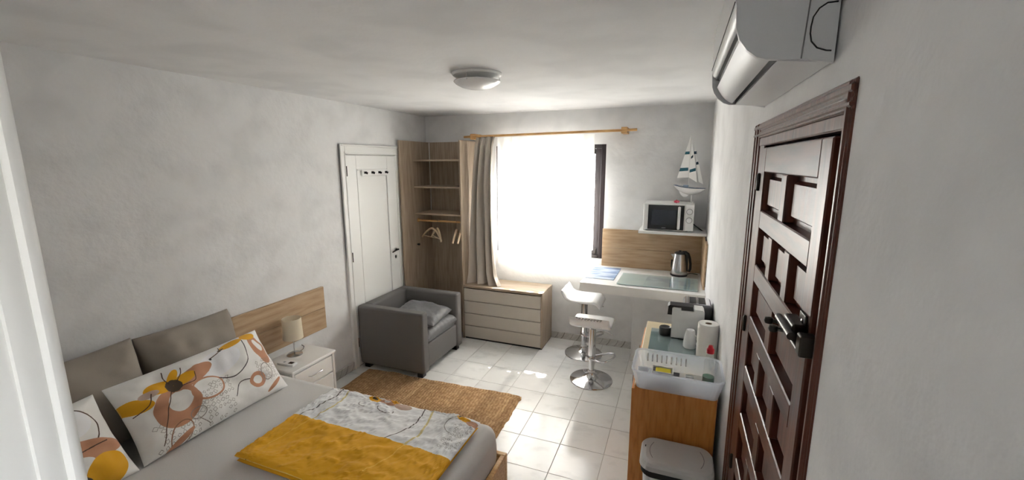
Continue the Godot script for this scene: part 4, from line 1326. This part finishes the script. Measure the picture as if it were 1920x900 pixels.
func make_rug() -> void:
	# braided jute: plaits run along the short side
	var im := Image.create(512, 512, false, Image.FORMAT_RGB8)
	var hm := Image.create(512, 512, false, Image.FORMAT_L8)
	var n := FastNoiseLite.new()
	n.seed = 8
	n.frequency = 0.03
	n.fractal_octaves = 4
	var f := FastNoiseLite.new()
	f.seed = 9
	f.frequency = 0.25
	for y in 512:
		for x in 512:
			var row := fmod(x / 512.0 * 32.0, 1.0)
			var idx := int(x / 512.0 * 32.0)
			var side := 1.0 if row < 0.5 else -1.0
			var ph := y / 512.0 * 40.0 + side * (row - 0.5) * 1.6 + (0.5 if side > 0 else 0.0) + (idx * 37 % 11) * 0.09
			var strand := absf(fmod(absf(ph), 1.0) - 0.5) * 2.0
			var h := (1.0 - pow(absf(row - 0.5) * 2.0, 3.0)) * (0.45 + 0.55 * (1.0 - pow(strand, 2.0)))
			h = clampf(h + f.get_noise_2d(x, y) * 0.18, 0, 1)
			hm.set_pixel(x, y, Color(h, h, h))
			var k := clampf(0.5 + n.get_noise_2d(x, y) * 0.7 + f.get_noise_2d(x + 50, y) * 0.35, 0, 1)
			k = clampf(k + ((idx * 53 % 17) / 17.0 - 0.5) * 0.35, 0, 1)
			im.set_pixel(x, y, rgb(156, 118, 78).lerp(rgb(208, 172, 128), k).lerp(rgb(112, 80, 48), 0.55 * pow(absf(row - 0.5) * 2.0, 6.0)))
	var m := mat(Color.WHITE, 0.95)
	m.albedo_texture = ImageTexture.create_from_image(im)
	m.heightmap_enabled = true
	m.heightmap_texture = ImageTexture.create_from_image(hm)
	m.heightmap_scale = 0.7
	m.uv1_scale = V(1.9, 0.8, 1)
	var nz := FastNoiseLite.new()
	nz.seed = 3
	nz.frequency = 1.3
	var sx := 1.55
	var sz := 0.62
	var top := func(u: float, v: float) -> Vector3:
		var e := minf(minf(u, 1 - u) * sx, minf(v, 1 - v) * sz)
		var wob := 0.008 * sin(u * 26.0) * step_(0.98, 1.0 - absf(v - 0.0)) + 0.004 * sin(u * 60)
		return V((u - 0.5) * sx + nz.get_noise_2d(v * 3.0, 4.0) * 0.02, 0.001 + 0.013 * smoothstep(0.0, 0.014, e) + maxf(0.0, nz.get_noise_2d(u * 2, v * 2)) * 0.005, (v - 0.5) * sz + nz.get_noise_2d(u * 3.0, 9.0) * 0.022 + wob * 0.3)
	var g1 := g().sheet(90, 60, top, V(0, 1, 0))
	var bot := func(u: float, v: float) -> Vector3:
		var p: Vector3 = top.call(u, v)
		return V(p.x, 0.0008, p.z)
	g1.sheet(12, 8, bot, V(0, -1, 0))
	var o := obj("jute_rug", g1, m, self, V(0.925, 0.0005, 1.65))
	o.rotation.y = 0.028
	tag(o, "rectangular woven jute rug on the tiles beside the bed", "rug")


func make_nightstand() -> void:
	var n := thing("nightstand", "small white nightstand with two drawers between bed and white door", "nightstand", V(0.03, 0, 1.995))
	var W := 0.40
	var D := 0.315
	obj("top", g().box(V(0, 0.478, -0.008), V(D + 0.012, 0.5, W + 0.008), 0.005), M.white_lam, n)
	obj("body", g().box(V(0.004, 0.0, 0.0), V(D - 0.018, 0.478, W), 0.002), M.white_lam, n)
	obj("corner_post", g().box(V(D - 0.018, 0.0, 0.0), V(D + 0.001, 0.478, 0.02), 0.003), M.white_lam, n)
	obj("corner_post", g().box(V(D - 0.018, 0.0, W - 0.02), V(D + 0.001, 0.478, W), 0.003), M.white_lam, n)
	for y in [[0.335, 0.462], [0.18, 0.322]]:
		var d := obj("drawer", g().box(V(D - 0.018, y[0], 0.024), V(D - 0.002, y[1], W - 0.024), 0.003), M.white_lam, n)
		var my: float = (y[0] + y[1]) * 0.5
		obj("handle", g().tube([V(D - 0.002, my, 0.14), V(D + 0.016, my, 0.145), V(D + 0.016, my, 0.255), V(D - 0.002, my, 0.26)], 0.0045, 8), M.chrome, d)
	# bedside lamp
	var l := thing("bedside_lamp", "small table lamp with cream drum shade and steel foot on the nightstand", "lamp", V(0.125, 0.5, 2.17))
	obj("base", g().lathe([Vector2(0, 0), Vector2(0.058, 0), Vector2(0.058, 0.004), Vector2(0.05, 0.009), Vector2(0.02, 0.013), Vector2(0.006, 0.018), Vector2(0, 0.018)], 32), M.steel, l)
	obj("stem", g().tube([V(0, 0.014, 0), V(0, 0.20, 0)], 0.0045, 10), M.steel, l)
	obj("shade", g().lathe([Vector2(0.072, 0.135), Vector2(0.068, 0.295), Vector2(0.0665, 0.295), Vector2(0.0705, 0.135), Vector2(0.072, 0.135)], 40), M.lamp_shade, l)
	obj("bulb_holder", g().lathe([Vector2(0, 0.19), Vector2(0.014, 0.19), Vector2(0.014, 0.225), Vector2(0.02, 0.245), Vector2(0.018, 0.265), Vector2(0, 0.275)], 16), M.white_plastic, l)
	obj("cord", g().tube([V(0.0, 0.006, -0.056), V(-0.01, 0.005, -0.09), V(-0.045, 0.005, -0.13), V(-0.085, 0.005, -0.145)], 0.0028, 6), M.rubber, l)
	# remote control
	var r := thing("remote_control", "small white remote control with dark display lying on the nightstand", "remote control", V(0.215, 0.5005, 2.318), 0.12)
	obj("casing", g().rbox(V(-0.07, 0, -0.024), V(0.07, 0.018, 0.024), 0.006, 3), M.white_plastic, r)
	obj("display", g().box(V(0.018, 0.0175, -0.015), V(0.055, 0.0186, 0.015), 0.0), M.black_gloss, r)
	obj("button", g().rbox(V(-0.03, 0.017, -0.008), V(-0.012, 0.020, 0.008), 0.0014, 1), mat(rgb(150, 152, 156), 0.5), r)
	# cable on the floor by the nightstand
	var cb := obj("floor_cable", g().tube([V(0.02, 0.06, 0.0), V(0.04, 0.006, 0.01), V(0.07, 0.004, -0.03), V(0.11, 0.004, -0.02), V(0.13, 0.004, 0.03), V(0.10, 0.004, 0.07), V(0.07, 0.004, 0.11)], 0.003, 6), mat(rgb(96, 94, 92), 0.6), self, V(0.0, 0.0, 1.84))
	tag(cb, "thin grey cable on the floor between nightstand and white door", "cable")


func stool(called: String, label: String, at: Vector3, turn: float, seat_y: float, rest_turn: float, lever_turn: float) -> void:
	var s := thing(called, label, "bar stool", at, 0.0)
	obj("base", g().lathe([Vector2(0, 0.0), Vector2(0.190, 0.0), Vector2(0.193, 0.004), Vector2(0.190, 0.010), Vector2(0.15, 0.022), Vector2(0.09, 0.036), Vector2(0.05, 0.050), Vector2(0.036, 0.064), Vector2(0.031, 0.085), Vector2(0.031, 0.10), Vector2(0, 0.10)], 56), M.chrome, s)
	obj("lower_column", g().lathe([Vector2(0.026, 0.095), Vector2(0.026, 0.20), Vector2(0.038, 0.202), Vector2(0.038, 0.232), Vector2(0.034, 0.238)], 28), M.chrome, s)
	obj("column", g().lathe([Vector2(0.033, 0.235), Vector2(0.033, seat_y - 0.06), Vector2(0.042, seat_y - 0.05), Vector2(0.05, seat_y - 0.03), Vector2(0, seat_y - 0.028)], 28), M.chrome, s)
	# D-shaped foot rest
	var f := []
	var b := Basis(V(0, 1, 0), rest_turn)
	for e in [[0.0, -0.03], [0.06, -0.07], [0.12, -0.105], [0.17, -0.10], [0.20, -0.05], [0.205, 0.0], [0.20, 0.05], [0.17, 0.10], [0.12, 0.105], [0.06, 0.07], [0.0, 0.03]]:
		f.append(b * V(e[0], 0.217 + e[0] * 0.25, e[1]))
	obj("foot_rest", g().tube(f, 0.009, 8), M.chrome, s)
	var bl := Basis(V(0, 1, 0), lever_turn)
	obj("lift_lever", g().tube([bl * V(0.03, seat_y - 0.05, 0), bl * V(0.12, seat_y - 0.062, 0), bl * V(0.19, seat_y - 0.09, 0)], 0.005, 8), M.chrome, s)
	# seat: swept shell, upturned back, front rolled down
	var prof := [Vector2(-0.205, 0.105), Vector2(-0.190, 0.07), Vector2(-0.165, 0.028), Vector2(-0.12, 0.004), Vector2(-0.06, -0.002), Vector2(0.05, 0.0), Vector2(0.11, 0.004), Vector2(0.15, -0.008), Vector2(0.172, -0.04), Vector2(0.178, -0.062)]
	var cv := Curve2D.new()
	for k in prof.size():
		var tn: Vector2 = (prof[mini(k + 1, prof.size() - 1)] - prof[maxi(k - 1, 0)]) / 6.0
		cv.add_point(prof[k], -tn, tn)
	var L := cv.get_baked_length()
	var up := []
	var dn := []
	for k in 29:
		var p := cv.sample_baked(L * k / 28.0)
		var q := cv.sample_baked(minf(L, L * k / 28.0 + 0.004)) - cv.sample_baked(maxf(0, L * k / 28.0 - 0.004))
		var nn := Vector2(-q.y, q.x).normalized()
		var th := 0.017 * sqrt(maxf(0.0, 1.0 - pow(absf(k / 14.0 - 1.0), 12.0))) + 0.001
		up.append(p + nn * th)
		dn.append(p - nn * th)
	var gg := g()
	var tb := Transform3D(Basis(V(0, 1, 0), turn), V(0, seat_y, 0))
	for side in 2:
		var row: Array = up if side == 0 else dn
		var sg := 1.0 if side == 0 else -1.0
		var fn := func(u: float, v: float) -> Vector3:
			var p: Vector2 = row[int(round(u * 28))]
			var mid: Vector2 = (up[int(round(u * 28))] + dn[int(round(u * 28))]) * 0.5
			var w := sin((v * 2 - 1) * PI / 2)
			var e := sqrt(maxf(0.0, 1.0 - pow(absf(w), 14.0)))
			var q := mid.lerp(p, e)
			var half := 0.178 * (1.0 - 0.05 * pow(absf(u * 2 - 1), 4.0))
			return tb * V(q.x, q.y, w * half)
		var mid_n := V(0, sg, 0)
		gg.sheet(28, 20, fn, tb.basis * V(0.25 * sg, 0.97 * sg, 0))
	obj("seat", gg, M.white_gloss, s)


func make_stools() -> void:
	stool("bar_stool", "white and chrome bar stool with low seat, its curled back turned from the counter", V(2.175, 0, 0.812), PI / 2, 0.555, -0.25, -0.12)
	stool("bar_stool_001", "white and chrome bar stool with raised seat beside the chest, at the counter's free end", V(1.995, 0, 0.295), 0.0, 0.605, -0.45, 0.25)


func make_bin() -> void:
	var b := thing("waste_bin", "grey-white touch-lid waste bin in front of the beech cabinet end", "bin", V(2.885, 0, 2.495))
	var ring := func(hx: float, hz: float, y: float, r: float) -> Array:
		var q := []
		for e in [[1, 1, 0.0], [-1, 1, PI / 2], [-1, -1, PI], [1, -1, PI * 1.5]]:
			for i in 7:
				var an: float = e[2] + i * PI / 12
				q.append(V(e[0] * (hx - r) + cos(an) * r, y, e[1] * (hz - r) + sin(an) * r))
		return q
	var skin := func(rs: Array, cap_top: bool) -> G:
		var m := g()
		for k in rs.size() - 1:
			var A: Array = rs[k]
			var B: Array = rs[k + 1]
			for i in A.size():
				var j := (i + 1) % A.size()
				var out: Vector3 = (A[i] as Vector3) * V(1, 0, 1) + V(0, 0.02, 0)
				m.fquad(A[i], A[j], B[j], B[i], out)
		var R: Array = rs[-1]
		if cap_top:
			for i in range(1, R.size() - 1):
				m.flat(R[0], R[i], R[i + 1], V(0, 1, 0))
		return m
	obj("body", skin.call([ring.call(0.118, 0.082, 0.0, 0.04), ring.call(0.122, 0.086, 0.01, 0.04), ring.call(0.145, 0.098, 0.535, 0.05)], true), M.white_plastic, b)
	obj("dark_band", skin.call([ring.call(0.150, 0.102, 0.53, 0.052), ring.call(0.154, 0.106, 0.536, 0.054), ring.call(0.156, 0.107, 0.562, 0.055)], true), M.rubber, b)
	var lid_m := mat(rgb(206, 204, 200), 0.35)
	var lid := obj("lid", skin.call([ring.call(0.156, 0.107, 0.563, 0.055), ring.call(0.161, 0.112, 0.568, 0.06), ring.call(0.160, 0.111, 0.588, 0.06), ring.call(0.152, 0.103, 0.600, 0.056), ring.call(0.135, 0.088, 0.604, 0.05)], true), lid_m, b)
	for s in [-1, 1]:
		var pts := []
		for i in 9:
			var a := lerpf(-0.5, 0.5, i / 8.0)
			pts.append(V(s * (0.085 + 0.034 * cos(a * 2.0)), 0.604, 0.06 * a / 0.5))
		obj("lid_groove", g().tube(pts, 0.0013, 6), mat(rgb(120, 118, 116), 0.6), lid)
	obj("release_mark", g().box(V(-0.142, 0.6015, -0.028), V(-0.134, 0.6035, -0.014), 0.0), M.rubber, lid)


func make_boat() -> void:
	var b := thing("model_sailboat", "white model sailing boat with teal-striped sails standing on the microwave", "model boat", V(2.925, 1.586, 0.19), -0.38)
	# hull: sections along x, bow to the right
	var hull := func(u: float, v: float) -> Vector3:
		var x := lerpf(-0.16, 0.118, u)
		var w := 0.036 * pow(sin(PI * clampf(u * 0.86 + 0.10, 0, 1)), 0.7)
		var dep := 0.066 * pow(sin(PI * clampf(u * 0.9 + 0.05, 0.0, 1.0)), 0.8)
		var a := lerpf(-PI / 2, PI / 2, v)
		var sheer := 0.150 - 0.022 * u + 0.010 * pow(absf(u * 2 - 1), 2)
		return V(x, sheer - cos(a) * dep, sin(a) * w)
	obj("hull", g().sheet(24, 14, hull, V(0, -0.2, 0)), M.white_gloss, b)
	var deck := func(u: float, v: float) -> Vector3:
		var p: Vector3 = hull.call(u, v)
		var q: Vector3 = hull.call(u, 0.0)
		return V(p.x, q.y, p.z)
	obj("deck", g().sheet(24, 6, deck, V(0, 1, 0)), mat(rgb(176, 190, 206), 0.5), b)
	var rail := g()
	for v in [0.0, 1.0]:
		var pts := []
		for i in 17:
			pts.append(hull.call(i / 16.0, v))
		rail.tube(pts, 0.0035, 6)
	obj("rubbing_strake", rail, mat(rgb(84, 104, 128), 0.5), b)
	obj("keel", g().prism([Vector2(-0.115, 0.115), Vector2(-0.10, 0.078), Vector2(-0.07, 0.052), Vector2(-0.035, 0.056), Vector2(-0.005, 0.09)], -0.005, 0.005), M.white_gloss, b)
	obj("cabin", g().box(V(-0.075, 0.14, -0.014), V(-0.03, 0.162, 0.014), 0.002), mat(rgb(150, 170, 190), 0.5), b)
	obj("display_post", g().tube([V(0.004, 0.0, 0), V(0.004, 0.11, 0)], 0.0045, 8), M.white_paint, b)
	obj("display_foot", g().box(V(-0.03, 0, -0.03), V(0.035, 0.008, 0.03), 0.002), M.white_paint, b)
	obj("mast", g().tube([V(-0.030, 0.14, 0), V(-0.034, 0.62, 0)], 0.0032, 8, 0.002), M.white_paint, b)
	var cloth := fabric(rgb(248, 248, 246), 0.9, 0.0, 0.2)
	var stripe := mat(rgb(46, 104, 122), 0.8)
	var navy := mat(rgb(30, 58, 78), 0.8)
	# main sail behind the mast, two jibs before it; each with its stripes
	var ms := obj("main_sail", g().prism([Vector2(-0.036, 0.615), Vector2(-0.140, 0.224), Vector2(-0.036, 0.232)], -0.0015, 0.0015), cloth, b)
	obj("stripe", g().prism([Vector2(-0.124, 0.285), Vector2(-0.115, 0.316), Vector2(-0.042, 0.320), Vector2(-0.042, 0.292)], -0.003, 0.003), stripe, ms)
	obj("stripe", g().prism([Vector2(-0.083, 0.438), Vector2(-0.076, 0.463), Vector2(-0.040, 0.465), Vector2(-0.040, 0.440)], -0.003, 0.003), stripe, ms)
	var j1 := obj("jib", g().prism([Vector2(-0.026, 0.57), Vector2(-0.030, 0.232), Vector2(0.046, 0.188), Vector2(0.020, 0.36)], 0.004, 0.007), cloth, b)
	obj("stripe", g().prism([Vector2(-0.026, 0.276), Vector2(-0.026, 0.302), Vector2(0.026, 0.318), Vector2(0.029, 0.292)], 0.0035, 0.0085), stripe, j1)
	obj("stripe", g().prism([Vector2(-0.022, 0.398), Vector2(-0.022, 0.418), Vector2(-0.004, 0.434), Vector2(-0.003, 0.412)], 0.0035, 0.0085), navy, j1)
	var j2 := obj("jib", g().prism([Vector2(-0.020, 0.575), Vector2(0.056, 0.195), Vector2(0.098, 0.172), Vector2(0.045, 0.36)], -0.008, -0.005), cloth, b)
	obj("stripe", g().prism([Vector2(0.023, 0.345), Vector2(0.022, 0.368), Vector2(0.040, 0.374), Vector2(0.046, 0.350)], -0.0095, -0.0035), navy, j2)
	obj("stripe", g().prism([Vector2(-0.002, 0.440), Vector2(-0.003, 0.464), Vector2(0.018, 0.466), Vector2(0.022, 0.442)], -0.0095, -0.0035), navy, j2)
	obj("rigging", g().tube([V(-0.034, 0.62, 0), V(0.116, 0.142, 0)], 0.0008, 4).tube([V(-0.034, 0.62, 0), V(-0.155, 0.155, 0)], 0.0006, 4), M.white_paint, b)

	# ceiling light
	var l := thing("ceiling_light", "frosted glass bowl ceiling light fixed to the white ceiling, switched off", "ceiling light", V(1.64, H, 1.99))
	obj("ceiling_plate", g().lathe([Vector2(0, 0), Vector2(0.15, 0), Vector2(0.152, -0.006), Vector2(0.145, -0.016), Vector2(0.10, -0.022), Vector2(0, -0.022)], 48), M.white_paint, l)
	obj("glass_bowl", g().lathe([Vector2(0.140, -0.046), Vector2(0.142, -0.050), Vector2(0.130, -0.062), Vector2(0.10, -0.078), Vector2(0.06, -0.089), Vector2(0.02, -0.094), Vector2(0, -0.0945), Vector2(0, -0.0905), Vector2(0.058, -0.085), Vector2(0.097, -0.074), Vector2(0.127, -0.058), Vector2(0.138, -0.046), Vector2(0.140, -0.046)], 48), M.white_gloss, l)
	obj("clip", g().tube([V(0.0, -0.02, 0.135), V(0.0, -0.05, 0.141), V(0, -0.056, 0.136)], 0.003, 6).tube([V(0.117, -0.02, -0.0675), V(0.122, -0.05, -0.0705)], 0.003, 6).tube([V(-0.117, -0.02, -0.0675), V(-0.122, -0.05, -0.0705)], 0.003, 6), M.chrome, l)
	obj("bulb_socket", g().lathe([Vector2(0, -0.022), Vector2(0.02, -0.022), Vector2(0.02, -0.04), Vector2(0.028, -0.055), Vector2(0.02, -0.07), Vector2(0, -0.074)], 20), M.white_plastic, l)
